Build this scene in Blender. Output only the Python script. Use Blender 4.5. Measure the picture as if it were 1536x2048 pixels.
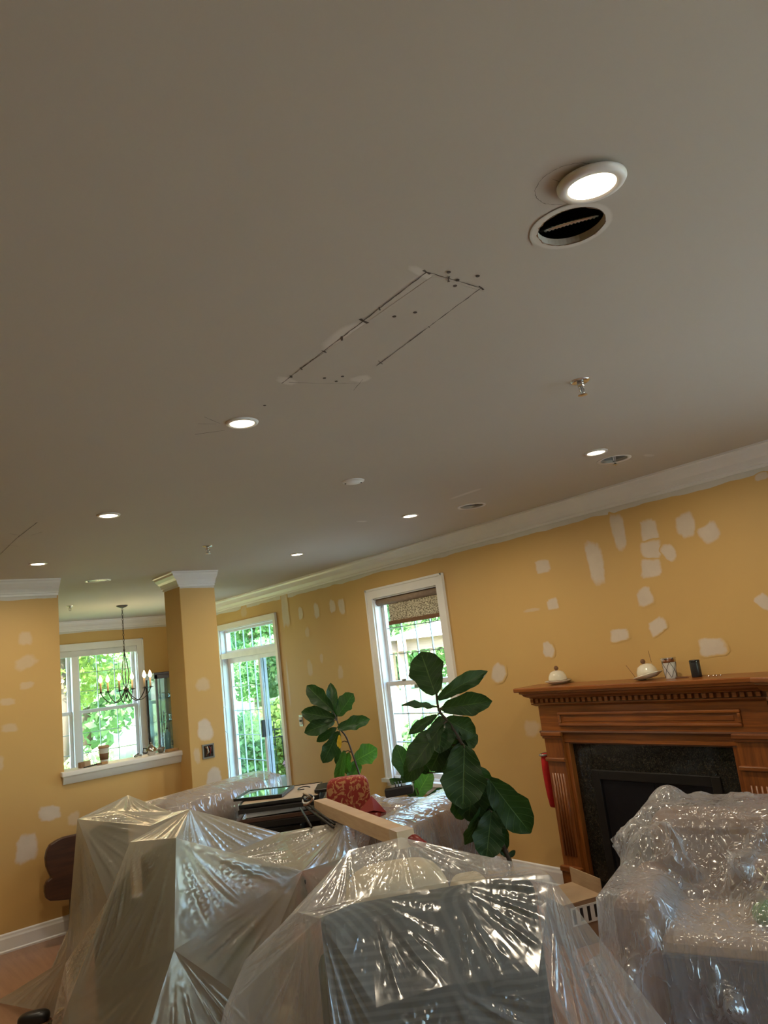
import bpy, bmesh, math, random
import numpy as np
from mathutils import Vector, Matrix, noise

for o in list(bpy.data.objects):
    bpy.data.objects.remove(o, do_unlink=True)
SC = bpy.context.scene
COL = SC.collection
random.seed(7)
PI = math.pi

# ------------------------------------------------------------------ camera
CAM_POS = Vector((0.0, 0.0, 1.81))
YAW, PITCH, ROLL = math.radians(39.24), math.radians(10.852), math.radians(-6.934)
cd = bpy.data.cameras.new('camera')
cam = bpy.data.objects.new('camera', cd)
COL.objects.link(cam)
fwd = Vector((math.sin(YAW) * math.cos(PITCH), math.cos(YAW) * math.cos(PITCH), math.sin(PITCH)))
rgt = Vector((math.cos(YAW), -math.sin(YAW), 0))
upv = rgt.cross(fwd)
r2 = rgt * math.cos(ROLL) + upv * math.sin(ROLL)
u2 = upv * math.cos(ROLL) - rgt * math.sin(ROLL)
cam.matrix_world = Matrix(((r2.x, u2.x, -fwd.x, CAM_POS.x), (r2.y, u2.y, -fwd.y, CAM_POS.y),
                           (r2.z, u2.z, -fwd.z, CAM_POS.z), (0, 0, 0, 1)))
cd.sensor_fit = 'VERTICAL'
cd.sensor_height = 24.0
cd.lens = 24.0 * 1464.7 / 2048.0
cd.clip_start = 0.02
cd.clip_end = 300
SC.camera = cam

# ------------------------------------------------------------------ world, sun, exposure
SC.view_settings.view_transform = 'Standard'
SC.view_settings.look = 'None'
SC.view_settings.gamma = 1.0
SC.view_settings.use_curve_mapping = False
SC.view_settings.exposure = 1.0

W = bpy.data.worlds.new('sky')
SC.world = W
W.use_nodes = True
wn = W.node_tree.nodes
wn.clear()
sky = wn.new('ShaderNodeTexSky')
sky.sky_type = 'NISHITA'
sky.sun_disc = False
sky.sun_elevation = math.radians(55)
sky.sun_rotation = math.radians(250)
sky.air_density = 1.0
sky.dust_density = 1.5
bg = wn.new('ShaderNodeBackground')
bg.inputs['Strength'].default_value = 1.5
wo = wn.new('ShaderNodeOutputWorld')
W.node_tree.links.new(sky.outputs[0], bg.inputs[0])
W.node_tree.links.new(bg.outputs[0], wo.inputs[0])

sd = bpy.data.lights.new('sun', 'SUN')
sd.energy = 16.0
sd.angle = math.radians(1.5)
sd.color = (1.0, 0.95, 0.86)
sun = bpy.data.objects.new('sun', sd)
COL.objects.link(sun)
sun.rotation_euler = Vector((0.62, 0.42, -0.75)).to_track_quat('-Z', 'Y').to_euler()

LAMP_W = 4.6     # each recessed LED lamp
CANDLE_W = 1.2    # each chandelier bulb

# ------------------------------------------------------------------ materials
MATS = {}


def nt(name):
    m = bpy.data.materials.new(name)
    m.use_nodes = True
    MATS[name] = m
    t = m.node_tree
    b = t.nodes['Principled BSDF']
    return m, t, b


def S(b, key, v):
    if key in b.inputs:
        b.inputs[key].default_value = v


def coords(t, kind='Object', scale=(1, 1, 1)):
    c = t.nodes.new('ShaderNodeTexCoord')
    mp = t.nodes.new('ShaderNodeMapping')
    mp.inputs['Scale'].default_value = scale
    t.links.new(c.outputs[kind], mp.inputs[0])
    return mp.outputs[0]


def noise_tex(t, vec, scale, detail=3.0, rough=0.5, dist=0.0):
    n = t.nodes.new('ShaderNodeTexNoise')
    n.inputs['Scale'].default_value = scale
    n.inputs['Detail'].default_value = detail
    n.inputs['Roughness'].default_value = rough
    n.inputs['Distortion'].default_value = dist
    t.links.new(vec, n.inputs['Vector'])
    return n


def ramp(t, fac, stops):
    r = t.nodes.new('ShaderNodeValToRGB')
    e = r.color_ramp.elements
    while len(e) < len(stops):
        e.new(0.5)
    for i, (p, c) in enumerate(stops):
        e[i].position = p
        e[i].color = (c[0], c[1], c[2], 1)
    t.links.new(fac, r.inputs[0])
    return r.outputs[0]


def bump(t, b, h, strength, dist=0.01):
    k = t.nodes.new('ShaderNodeBump')
    k.inputs['Strength'].default_value = strength
    k.inputs['Distance'].default_value = dist
    t.links.new(h, k.inputs['Height'])
    t.links.new(k.outputs[0], b.inputs['Normal'])
    return k


def mat(name, col, rough=0.5, metal=0.0, col2=None, scale=6.0, bmp=0.0, spec=None, stretch=(1, 1, 1), detail=3.0,
        coat=0.0, trans=0.0):
    m, t, b = nt(name)
    S(b, 'Roughness', rough)
    S(b, 'Metallic', metal)
    S(b, 'Coat Weight', coat)
    if spec is not None:
        S(b, 'Specular IOR Level', spec)
    v = coords(t, 'Object', stretch)
    n = noise_tex(t, v, scale, detail)
    c2 = col2 if col2 else tuple(c * 0.86 for c in col)
    t.links.new(ramp(t, n.outputs[0], [(0.3, c2), (0.7, col)]), b.inputs['Base Color'])
    if bmp:
        bump(t, b, n.outputs[0], bmp)
    return m


def emat(name, col, strength):
    m, t, b = nt(name)
    S(b, 'Base Color', (0.9, 0.9, 0.9, 1))
    S(b, 'Emission Color', (col[0], col[1], col[2], 1))
    S(b, 'Emission Strength', strength)
    return m


mat('wall_paint', (0.66, 0.43, 0.155), 0.55, col2=(0.61, 0.39, 0.14), scale=1.3, bmp=0.0)
mat('ceiling_paint', (0.56, 0.52, 0.445), 0.85, col2=(0.535, 0.495, 0.425), scale=0.9)
mat('white_trim', (0.88, 0.88, 0.88), 0.35, col2=(0.84, 0.84, 0.84), scale=5)
mat('white_metal', (0.82, 0.81, 0.78), 0.35, scale=9)
mat('vinyl_white', (0.80, 0.82, 0.84), 0.3, scale=5)
mat('black_metal', (0.02, 0.018, 0.016), 0.4, metal=0.3, scale=12)
mat('black_plastic', (0.02, 0.02, 0.022), 0.35, scale=12)
mat('black_gloss', (0.012, 0.012, 0.014), 0.12, scale=4)
mat('dark_void', (0.035, 0.028, 0.022), 0.9, scale=8)
mat('chrome', (0.72, 0.72, 0.70), 0.2, metal=1.0, scale=10)
mat('steel_grey', (0.35, 0.35, 0.34), 0.35, metal=0.8, scale=10)
mat('cardboard', (0.50, 0.35, 0.21), 0.8, col2=(0.44, 0.30, 0.18), scale=9, stretch=(1, 1, 8))
mat('cardboard_dark', (0.30, 0.18, 0.10), 0.8, scale=9)
mat('cream_ceramic', (0.78, 0.72, 0.58), 0.18, scale=7, coat=0.4)
mat('dark_wood', (0.085, 0.035, 0.018), 0.35, col2=(0.045, 0.02, 0.012), scale=4, stretch=(1, 1, 9))
mat('brown_leather', (0.20, 0.105, 0.055), 0.45, col2=(0.14, 0.07, 0.04), scale=18, bmp=0.15)
mat('taupe_fabric', (0.34, 0.25, 0.18), 0.85, col2=(0.28, 0.20, 0.145), scale=40, bmp=0.2)
mat('olive_fabric', (0.075, 0.065, 0.028), 0.9, col2=(0.05, 0.045, 0.02), scale=40, bmp=0.2)
mat('green_fabric', (0.022, 0.045, 0.03), 0.85, col2=(0.013, 0.03, 0.02), scale=40, bmp=0.2)
mat('navy_fabric', (0.03, 0.035, 0.06), 0.8, col2=(0.02, 0.023, 0.04), scale=40, bmp=0.2)
mat('rust_fabric', (0.36, 0.085, 0.05), 0.8, col2=(0.27, 0.06, 0.04), scale=30, bmp=0.2)
mat('beige_fabric', (0.55, 0.46, 0.30), 0.85, col2=(0.47, 0.40, 0.27), scale=14, bmp=0.3)
mat('red_leather', (0.20, 0.02, 0.015), 0.35, scale=10, bmp=0.1)
mat('red_felt', (0.50, 0.012, 0.010), 0.9, scale=40, bmp=0.2)
mat('paper_white', (0.78, 0.77, 0.74), 0.6, scale=6)
mat('tan_board', (0.50, 0.38, 0.26), 0.5, scale=5)
mat('frame_black', (0.012, 0.011, 0.010), 0.3, scale=5)
mat('picture_teal', (0.20, 0.33, 0.30), 0.06, col2=(0.09, 0.17, 0.14), scale=5, coat=1.0)
mat('picture_dark', (0.06, 0.05, 0.05), 0.1, scale=5, coat=1.0)
mat('candle', (0.72, 0.52, 0.34), 0.5, scale=8)
mat('spackle', (0.72, 0.66, 0.60), 0.8, scale=10)
mat('pencil', (0.10, 0.085, 0.07), 0.9, scale=60)
mat('pot_white', (0.78, 0.78, 0.76), 0.25, scale=6)
mat('pot_terracotta', (0.33, 0.13, 0.07), 0.7, scale=8)
mat('soil', (0.04, 0.026, 0.018), 0.95, scale=60, bmp=0.6)
mat('stem_bark', (0.055, 0.035, 0.022), 0.8, scale=30, bmp=0.4)
mat('bark', (0.12, 0.085, 0.06), 0.9, scale=14, bmp=0.5, stretch=(1, 1, .2))
mat('gazebo_wood', (0.36, 0.24, 0.17), 0.7, col2=(0.26, 0.17, 0.12), scale=5, stretch=(1, 1, 6))
mat('shingle', (0.62, 0.60, 0.58), 0.8, col2=(0.50, 0.48, 0.46), scale=25)
mat('lawn', (0.27, 0.36, 0.13), 0.9, col2=(0.20, 0.28, 0.09), scale=3, bmp=0.3, detail=8)
mat('patio_stone', (0.60, 0.58, 0.54), 0.8, col2=(0.50, 0.48, 0.45), scale=4)
mat('foliage_a', (0.25, 0.40, 0.14), 0.6, col2=(0.10, 0.22, 0.08), scale=2.5)
mat('foliage_b', (0.40, 0.50, 0.12), 0.6, col2=(0.18, 0.30, 0.07), scale=2.5)
mat('foliage_dark', (0.06, 0.16, 0.07), 0.6, col2=(0.03, 0.09, 0.04), scale=2.5)
mat('petal_pink', (0.75, 0.25, 0.32), 0.6, col2=(0.85, 0.55, 0.55), scale=30)
mat('grille', (0.46, 0.56, 0.58), 0.4, scale=6)
mat('foliage_pale', (0.55, 0.68, 0.36), 0.6, col2=(0.34, 0.50, 0.20), scale=2.5)
mat('kraft', (0.20, 0.10, 0.05), 0.75, scale=10)
mat('wood_light', (0.55, 0.33, 0.15), 0.5, scale=6, stretch=(1, 8, 1))
mat('blue_glass', (0.10, 0.28, 0.36), 0.1, scale=4, coat=0.5)
mat('yellow_leaf', (0.75, 0.50, 0.03), 0.5, scale=8)
mat('green_ball', (0.06, 0.22, 0.03), 0.8, scale=30, bmp=0.4)
mat('tan_lattice', (0.62, 0.52, 0.34), 0.8, scale=20)
emat('led_lens', (1.0, 0.82, 0.55), 9.0)
emat('candle_bulb', (1.0, 0.62, 0.26), 9.0)


def oak(name, c1, c2, axis):
    """honey oak with grain running along the given object axis"""
    m, t, b = nt(name)
    st = [16.0, 16.0, 16.0]
    st[axis] = 0.9
    v = coords(t, 'Object', tuple(st))
    n1 = noise_tex(t, v, 2.2, 5.0, 0.6, 0.6)
    v2 = coords(t, 'Object', tuple(3.5 * s if i != axis else 2.0 for i, s in enumerate(st)))
    n2 = noise_tex(t, v2, 3.0, 3.0)
    mx = t.nodes.new('ShaderNodeMath')
    mx.operation = 'MULTIPLY_ADD'
    mx.inputs[1].default_value = 0.35
    t.links.new(n2.outputs[0], mx.inputs[0])
    t.links.new(n1.outputs[0], mx.inputs[2])
    t.links.new(ramp(t, mx.outputs[0], [(0.45, c2), (0.85, c1)]), b.inputs['Base Color'])
    S(b, 'Roughness', 0.32)
    S(b, 'Coat Weight', 0.25)
    S(b, 'Coat Roughness', 0.2)
    bump(t, b, mx.outputs[0], 0.12, 0.004)
    return m


OC1, OC2 = (0.32, 0.100, 0.018), (0.135, 0.038, 0.008)
oak('oak_y', OC1, OC2, 1)
oak('oak_z', OC1, OC2, 2)
oak('oak_shade', (0.14, 0.042, 0.009), (0.07, 0.02, 0.005), 1)  # darkened oak copy: shade between and under mouldings put into the colour


def floor_mat():
    m, t, b = nt('floor_wood')
    v = coords(t, 'Object', (1, 0.08, 1))
    n = noise_tex(t, v, 22, 5.0, 0.6)
    t.links.new(ramp(t, n.outputs[0], [(0.3, (0.30, 0.16, 0.10)), (0.7, (0.42, 0.24, 0.15))]), b.inputs['Base Color'])
    S(b, 'Roughness', 0.3)


floor_mat()


def granite():
    m, t, b = nt('granite')
    v = coords(t, 'Object')
    n = noise_tex(t, v, 55, 4.0, 0.75)
    n2 = noise_tex(t, v, 150, 2.0, 0.6)
    a = t.nodes.new('ShaderNodeMath')
    a.operation = 'ADD'
    t.links.new(n.outputs[0], a.inputs[0])
    t.links.new(n2.outputs[0], a.inputs[1])
    a2 = t.nodes.new('ShaderNodeMath')
    a2.operation = 'MULTIPLY'
    a2.inputs[1].default_value = 0.5
    t.links.new(a.outputs[0], a2.inputs[0])
    t.links.new(ramp(t, a2.outputs[0], [(0.40, (0.008, 0.008, 0.007)), (0.54, (0.020, 0.018, 0.013)),
                                        (0.66, (0.07, 0.055, 0.035))]), b.inputs['Base Color'])
    S(b, 'Roughness', 0.08)


granite()


def facing(t, power, sock, normal=None):
    # grazing-angle reflectance that is the same from both sides of a thin sheet
    l = t.nodes.new('ShaderNodeLayerWeight')
    l.inputs[0].default_value = 0.5
    if normal is not None:
        t.links.new(normal, l.inputs['Normal'])
    p = t.nodes.new('ShaderNodeMath')
    p.operation = 'POWER'
    p.inputs[1].default_value = power
    t.links.new(l.outputs['Facing'], p.inputs[0])
    t.links.new(p.outputs[0], sock)


def glass_mat(name, tint=(1, 1, 1), refl=0.06, rough=0.0):
    m, t, b = nt(name)
    t.nodes.remove(b)
    tr = t.nodes.new('ShaderNodeBsdfTransparent')
    tr.inputs[0].default_value = (*tint, 1)
    gl = t.nodes.new('ShaderNodeBsdfGlossy')
    gl.inputs['Roughness'].default_value = rough
    lw = t.nodes.new('ShaderNodeMath')
    lw.operation = 'MULTIPLY_ADD'
    lw.inputs[1].default_value = 0.6
    lw.inputs[2].default_value = 0.04
    facing(t, 5.0, lw.inputs[0])
    mx = t.nodes.new('ShaderNodeMixShader')
    t.links.new(lw.outputs[0], mx.inputs[0])
    t.links.new(tr.outputs[0], mx.inputs[1])
    t.links.new(gl.outputs[0], mx.inputs[2])
    t.links.new(mx.outputs[0], t.nodes['Material Output'].inputs[0])


glass_mat('window_glass', (0.93, 1.0, 0.98))
glass_mat('tinted_glass', (0.84, 1.0, 0.96))
glass_mat('screen_mesh', (0.50, 0.58, 0.58))
glass_mat('cabinet_glass', (0.80, 0.92, 0.95))


def fade_mat(name, base, under, lo=0.25, hi=0.6, strength=1.0, nscale=9.0):
    """dried filler or primer: feathers into the paint around it by the point attribute 'fade'"""
    m, t, b = nt(name)
    (c1, c2, sc, ro) = under
    v = coords(t, 'Object')
    pn = noise_tex(t, v, sc, 3.0)
    paint = ramp(t, pn.outputs[0], [(0.3, c2), (0.7, c1)])
    n = noise_tex(t, v, nscale, 4.0, 0.6)
    fil = ramp(t, n.outputs[0], [(0.3, tuple(c * .90 for c in base)), (0.7, base)])
    S(b, 'Roughness', ro)
    at = t.nodes.new('ShaderNodeAttribute')
    at.attribute_name = 'fade'
    n3 = noise_tex(t, v, 26.0, 3.0, 0.6)
    ad = t.nodes.new('ShaderNodeMath')
    ad.operation = 'MULTIPLY_ADD'
    ad.inputs[1].default_value = 0.7
    ad.inputs[2].default_value = -0.35
    t.links.new(n3.outputs[0], ad.inputs[0])
    ad2 = t.nodes.new('ShaderNodeMath')
    ad2.operation = 'ADD'
    t.links.new(ad.outputs[0], ad2.inputs[0])
    t.links.new(at.outputs['Fac'], ad2.inputs[1])
    mr = t.nodes.new('ShaderNodeMapRange')
    mr.inputs['From Min'].default_value = lo
    mr.inputs['From Max'].default_value = hi
    mr.inputs['To Max'].default_value = strength
    mr.clamp = True
    t.links.new(ad2.outputs[0], mr.inputs['Value'])
    mc = t.nodes.new('ShaderNodeMix')
    mc.data_type = 'RGBA'
    t.links.new(mr.outputs[0], mc.inputs['Factor'])
    t.links.new(paint, mc.inputs['A'])
    t.links.new(fil, mc.inputs['B'])
    t.links.new(mc.outputs['Result'], b.inputs['Base Color'])


WALLP = ((0.66, 0.43, 0.155), (0.61, 0.39, 0.14), 1.3, 0.55)
CEILP = ((0.56, 0.52, 0.445), (0.535, 0.495, 0.425), 0.9, 0.85)
fade_mat('filler', (0.70, 0.62, 0.54), WALLP, strength=0.85, lo=.22, hi=.75)
fade_mat('filler_faint', (0.70, 0.60, 0.48), WALLP, strength=0.5, lo=.1, hi=.9)
fade_mat('primer', (0.72, 0.70, 0.66), WALLP, lo=0.3, hi=0.5, nscale=5)
fade_mat('ceiling_filler', (0.76, 0.72, 0.65), CEILP, strength=0.7, lo=.2, hi=.9)


def plastic_mat(name, opac, tint=(0.80, 0.82, 0.84), wr=1.0, rough=0.16, scale=10.0, dirs=(1.0, 1.0, 0.35)):
    """thin milky painter's film: see-through, whitish, with crinkled gloss"""
    m, t, b = nt(name)
    t.nodes.remove(b)
    v = coords(t, 'Object', dirs)

    def ridge(sc, det, dist, power):
        # thin winding crease lines where the noise crosses one half
        n = noise_tex(t, v, sc, det, 0.5, dist)
        k = t.nodes.new('ShaderNodeMath')
        k.operation = 'MULTIPLY_ADD'
        k.inputs[1].default_value = 2.0
        k.inputs[2].default_value = -1.0
        t.links.new(n.outputs[0], k.inputs[0])
        ab = t.nodes.new('ShaderNodeMath')
        ab.operation = 'ABSOLUTE'
        t.links.new(k.outputs[0], ab.inputs[0])
        iv = t.nodes.new('ShaderNodeMath')
        iv.operation = 'SUBTRACT'
        iv.use_clamp = True
        iv.inputs[0].default_value = 1.0
        t.links.new(ab.outputs[0], iv.inputs[1])
        pw = t.nodes.new('ShaderNodeMath')
        pw.operation = 'POWER'
        pw.inputs[1].default_value = power
        t.links.new(iv.outputs[0], pw.inputs[0])
        return pw.outputs[0]

    ma = t.nodes.new('ShaderNodeMath')
    ma.operation = 'MULTIPLY_ADD'
    ma.inputs[1].default_value = 0.45
    t.links.new(ridge(scale * 2.6, 1.0, 1.0, 9.0), ma.inputs[0])
    t.links.new(ridge(scale, 1.5, 0.6, 7.0), ma.inputs[2])
    bp = t.nodes.new('ShaderNodeBump')
    bp.inputs['Strength'].default_value = 0.6 * wr
    bp.inputs['Distance'].default_value = 0.02
    t.links.new(ma.outputs[0], bp.inputs['Height'])
    tr = t.nodes.new('ShaderNodeBsdfTransparent')
    df = t.nodes.new('ShaderNodeBsdfDiffuse')
    df.inputs[0].default_value = (*tint, 1)
    tl = t.nodes.new('ShaderNodeBsdfTranslucent')
    tl.inputs[0].default_value = (*tint, 1)
    gl = t.nodes.new('ShaderNodeBsdfGlossy')
    gl.inputs['Roughness'].default_value = rough
    gl.inputs[0].default_value = (1, 1, 1, 1)
    for nd in (df, tl, gl):
        t.links.new(bp.outputs[0], nd.inputs['Normal'])
    m1 = t.nodes.new('ShaderNodeMixShader')
    m1.inputs[0].default_value = 0.45
    t.links.new(df.outputs[0], m1.inputs[1])
    t.links.new(tl.outputs[0], m1.inputs[2])
    # thicker-looking (more milky) where the film is crinkled or seen edge-on
    lw = t.nodes.new('ShaderNodeLayerWeight')
    lw.inputs[0].default_value = 0.35
    t.links.new(bp.outputs[0], lw.inputs['Normal'])
    op = t.nodes.new('ShaderNodeMapRange')
    op.inputs['To Min'].default_value = opac
    op.inputs['To Max'].default_value = min(1.0, opac + 0.32)
    t.links.new(lw.outputs['Facing'], op.inputs['Value'])
    m2 = t.nodes.new('ShaderNodeMixShader')
    t.links.new(op.outputs[0], m2.inputs[0])
    t.links.new(tr.outputs[0], m2.inputs[1])
    t.links.new(m1.outputs[0], m2.inputs[2])
    fm = t.nodes.new('ShaderNodeMath')
    fm.operation = 'MULTIPLY_ADD'
    fm.use_clamp = True
    fm.inputs[1].default_value = 0.55
    fm.inputs[2].default_value = 0.08
    facing(t, 4.0, fm.inputs[0], bp.outputs[0])
    m3 = t.nodes.new('ShaderNodeMixShader')
    t.links.new(fm.outputs[0], m3.inputs[0])
    t.links.new(m2.outputs[0], m3.inputs[1])
    t.links.new(gl.outputs[0], m3.inputs[2])
    t.links.new(m3.outputs[0], t.nodes['Material Output'].inputs[0])


plastic_mat('film_left', 0.44, (0.54, 0.51, 0.43), 0.09, 0.22, 2.6, (1.0, 1.0, 0.18))
plastic_mat('film_front', 0.14, (0.68, 0.70, 0.72), 0.09, 0.17, 3.0, (1.0, 1.0, 0.15))
plastic_mat('film_right', 0.25, (0.78, 0.78, 0.80), 0.75, 0.17, 7.0, (1.0, 1.0, 0.40))
plastic_mat('film_sofa', 0.24, (0.70, 0.70, 0.72), 0.5, 0.18, 6.0, (1.0, 1.0, 0.5))


def leaf_mat(name, c1, c2):
    m, t, b = nt(name)
    uv = t.nodes.new('ShaderNodeUVMap')
    sp = t.nodes.new('ShaderNodeSeparateXYZ')
    t.links.new(uv.outputs[0], sp.inputs[0])
    # side veins: |u-.5| pulls the wave towards the tip
    s = t.nodes.new('ShaderNodeMath')
    s.operation = 'SUBTRACT'
    s.inputs[1].default_value = 0.5
    t.links.new(sp.outputs[0], s.inputs[0])
    a = t.nodes.new('ShaderNodeMath')
    a.operation = 'ABSOLUTE'
    t.links.new(s.outputs[0], a.inputs[0])
    k = t.nodes.new('ShaderNodeMath')
    k.operation = 'MULTIPLY_ADD'
    k.inputs[1].default_value = -0.45
    t.links.new(a.outputs[0], k.inputs[0])
    t.links.new(sp.outputs[1], k.inputs[2])
    w = t.nodes.new('ShaderNodeMath')
    w.operation = 'MULTIPLY'
    w.inputs[1].default_value = 52.0
    t.links.new(k.outputs[0], w.inputs[0])
    si = t.nodes.new('ShaderNodeMath')
    si.operation = 'SINE'
    t.links.new(w.outputs[0], si.inputs[0])
    pw = t.nodes.new('ShaderNodeMapRange')
    pw.inputs['From Min'].default_value = 0.9
    pw.inputs['From Max'].default_value = 1.0
    t.links.new(si.outputs[0], pw.inputs['Value'])
    mid = t.nodes.new('ShaderNodeMapRange')
    mid.inputs['From Min'].default_value = 0.022
    mid.inputs['From Max'].default_value = 0.008
    t.links.new(a.outputs[0], mid.inputs['Value'])
    mxv = t.nodes.new('ShaderNodeMath')
    mxv.operation = 'MAXIMUM'
    hv = t.nodes.new('ShaderNodeMath')
    hv.operation = 'MULTIPLY'
    hv.inputs[1].default_value = 0.55
    t.links.new(pw.outputs[0], hv.inputs[0])
    t.links.new(hv.outputs[0], mxv.inputs[0])
    t.links.new(mid.outputs[0], mxv.inputs[1])
    v = coords(t, 'Object')
    n = noise_tex(t, v, 5, 3)
    base = ramp(t, n.outputs[0], [(0.3, c2), (0.7, c1)])
    mc = t.nodes.new('ShaderNodeMix')
    mc.data_type = 'RGBA'
    mc.inputs['B'].default_value = (c1[0] * 2.2 + .03, c1[1] * 1.9 + .03, c1[2] * 1.6 + .01, 1)
    t.links.new(mxv.outputs[0], mc.inputs['Factor'])
    t.links.new(base, mc.inputs['A'])
    t.links.new(mc.outputs['Result'], b.inputs['Base Color'])
    S(b, 'Roughness', 0.46)
    S(b, 'Specular IOR Level', 0.3)
    iv = t.nodes.new('ShaderNodeMath')
    iv.operation = 'MULTIPLY'
    iv.inputs[1].default_value = -1.0
    t.links.new(mxv.outputs[0], iv.inputs[0])
    bump(t, b, iv.outputs[0], 0.4, 0.006)
    tl = t.nodes.new('ShaderNodeBsdfTranslucent')
    tl.inputs[0].default_value = (c1[0] * 3.0, c1[1] * 2.6, c1[2] * 1.0, 1)
    mx = t.nodes.new('ShaderNodeMixShader')
    mx.inputs[0].default_value = 0.22
    t.links.new(b.outputs[0], mx.inputs[1])
    t.links.new(tl.outputs[0], mx.inputs[2])
    t.links.new(mx.outputs[0], t.nodes['Material Output'].inputs[0])


leaf_mat('fig_leaf', (0.016, 0.048, 0.013), (0.009, 0.029, 0.009))
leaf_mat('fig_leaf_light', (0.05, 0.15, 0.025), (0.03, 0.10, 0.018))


def pattern_mat(name, base, fig, scale, thr=0.5):
    m, t, b = nt(name)
    v = coords(t, 'Object')
    n = noise_tex(t, v, scale, 2.0, 0.5, 2.5)
    mr = ramp(t, n.outputs[0], [(thr - .02, base), (thr + .03, fig)])
    t.links.new(mr, b.inputs['Base Color'])
    S(b, 'Roughness', 0.85)


pattern_mat('red_floral', (0.24, 0.022, 0.014), (0.42, 0.20, 0.08), 16, 0.56)


def palm_mat():
    """dark upholstery printed with faint curving palm fronds"""
    m, t, b = nt('palm_fabric')
    v = coords(t, 'Object', (1, 1, 1))
    vo = t.nodes.new('ShaderNodeTexVoronoi')
    vo.inputs['Scale'].default_value = 2.3
    t.links.new(v, vo.inputs['Vector'])
    wv = t.nodes.new('ShaderNodeTexWave')
    wv.inputs['Scale'].default_value = 9.0
    wv.inputs['Distortion'].default_value = 1.5
    wv.inputs['Detail'].default_value = 1.0
    wv.inputs['Detail Scale'].default_value = 0.8
    # every cell turns its stripes its own way
    ad = t.nodes.new('ShaderNodeVectorRotate')
    ad.rotation_type = 'EULER_XYZ'
    sc = t.nodes.new('ShaderNodeVectorMath')
    sc.operation = 'SCALE'
    sc.inputs['Scale'].default_value = 1.6
    t.links.new(vo.outputs['Color'], sc.inputs[0])
    t.links.new(v, ad.inputs['Vector'])
    t.links.new(sc.outputs[0], ad.inputs['Rotation'])
    t.links.new(ad.outputs[0], wv.inputs['Vector'])
    t.links.new(ramp(t, wv.outputs['Fac'], [(0.45, (0.006, 0.009, 0.008)), (0.8, (0.040, 0.046, 0.036))]), b.inputs['Base Color'])
    S(b, 'Roughness', 0.85)


palm_mat()


def blind_mat():
    m, t, b = nt('woven_shade')
    v = coords(t, 'Object', (1, 1, 2.6))
    n = noise_tex(t, v, 45, 4.0, 0.8)
    t.links.new(ramp(t, n.outputs[0], [(0.40, (0.12, 0.08, 0.055)), (0.55, (0.62, 0.50, 0.36))]), b.inputs['Base Color'])
    S(b, 'Roughness', 0.9)
    tl = t.nodes.new('ShaderNodeBsdfTranslucent')
    t.links.new(ramp(t, n.outputs[0], [(0.42, (0.08, 0.05, 0.035)), (0.56, (0.85, 0.7, 0.5))]), tl.inputs[0])
    mx = t.nodes.new('ShaderNodeMixShader')
    mx.inputs[0].default_value = 0.35
    t.links.new(b.outputs[0], mx.inputs[1])
    t.links.new(tl.outputs[0], mx.inputs[2])
    t.links.new(mx.outputs[0], t.nodes['Material Output'].inputs[0])


blind_mat()


def foliage_tr(name):
    m = MATS[name]
    t = m.node_tree
    b = t.nodes['Principled BSDF']
    col = b.inputs['Base Color'].links[0].from_socket
    tl = t.nodes.new('ShaderNodeBsdfTranslucent')
    t.links.new(col, tl.inputs[0])
    mx = t.nodes.new('ShaderNodeMixShader')
    mx.inputs[0].default_value = 0.4
    t.links.new(b.outputs[0], mx.inputs[1])
    t.links.new(tl.outputs[0], mx.inputs[2])
    t.links.new(mx.outputs[0], t.nodes['Material Output'].inputs[0])


for k in ('foliage_a', 'foliage_b', 'foliage_dark', 'foliage_pale'):
    foliage_tr(k)


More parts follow.
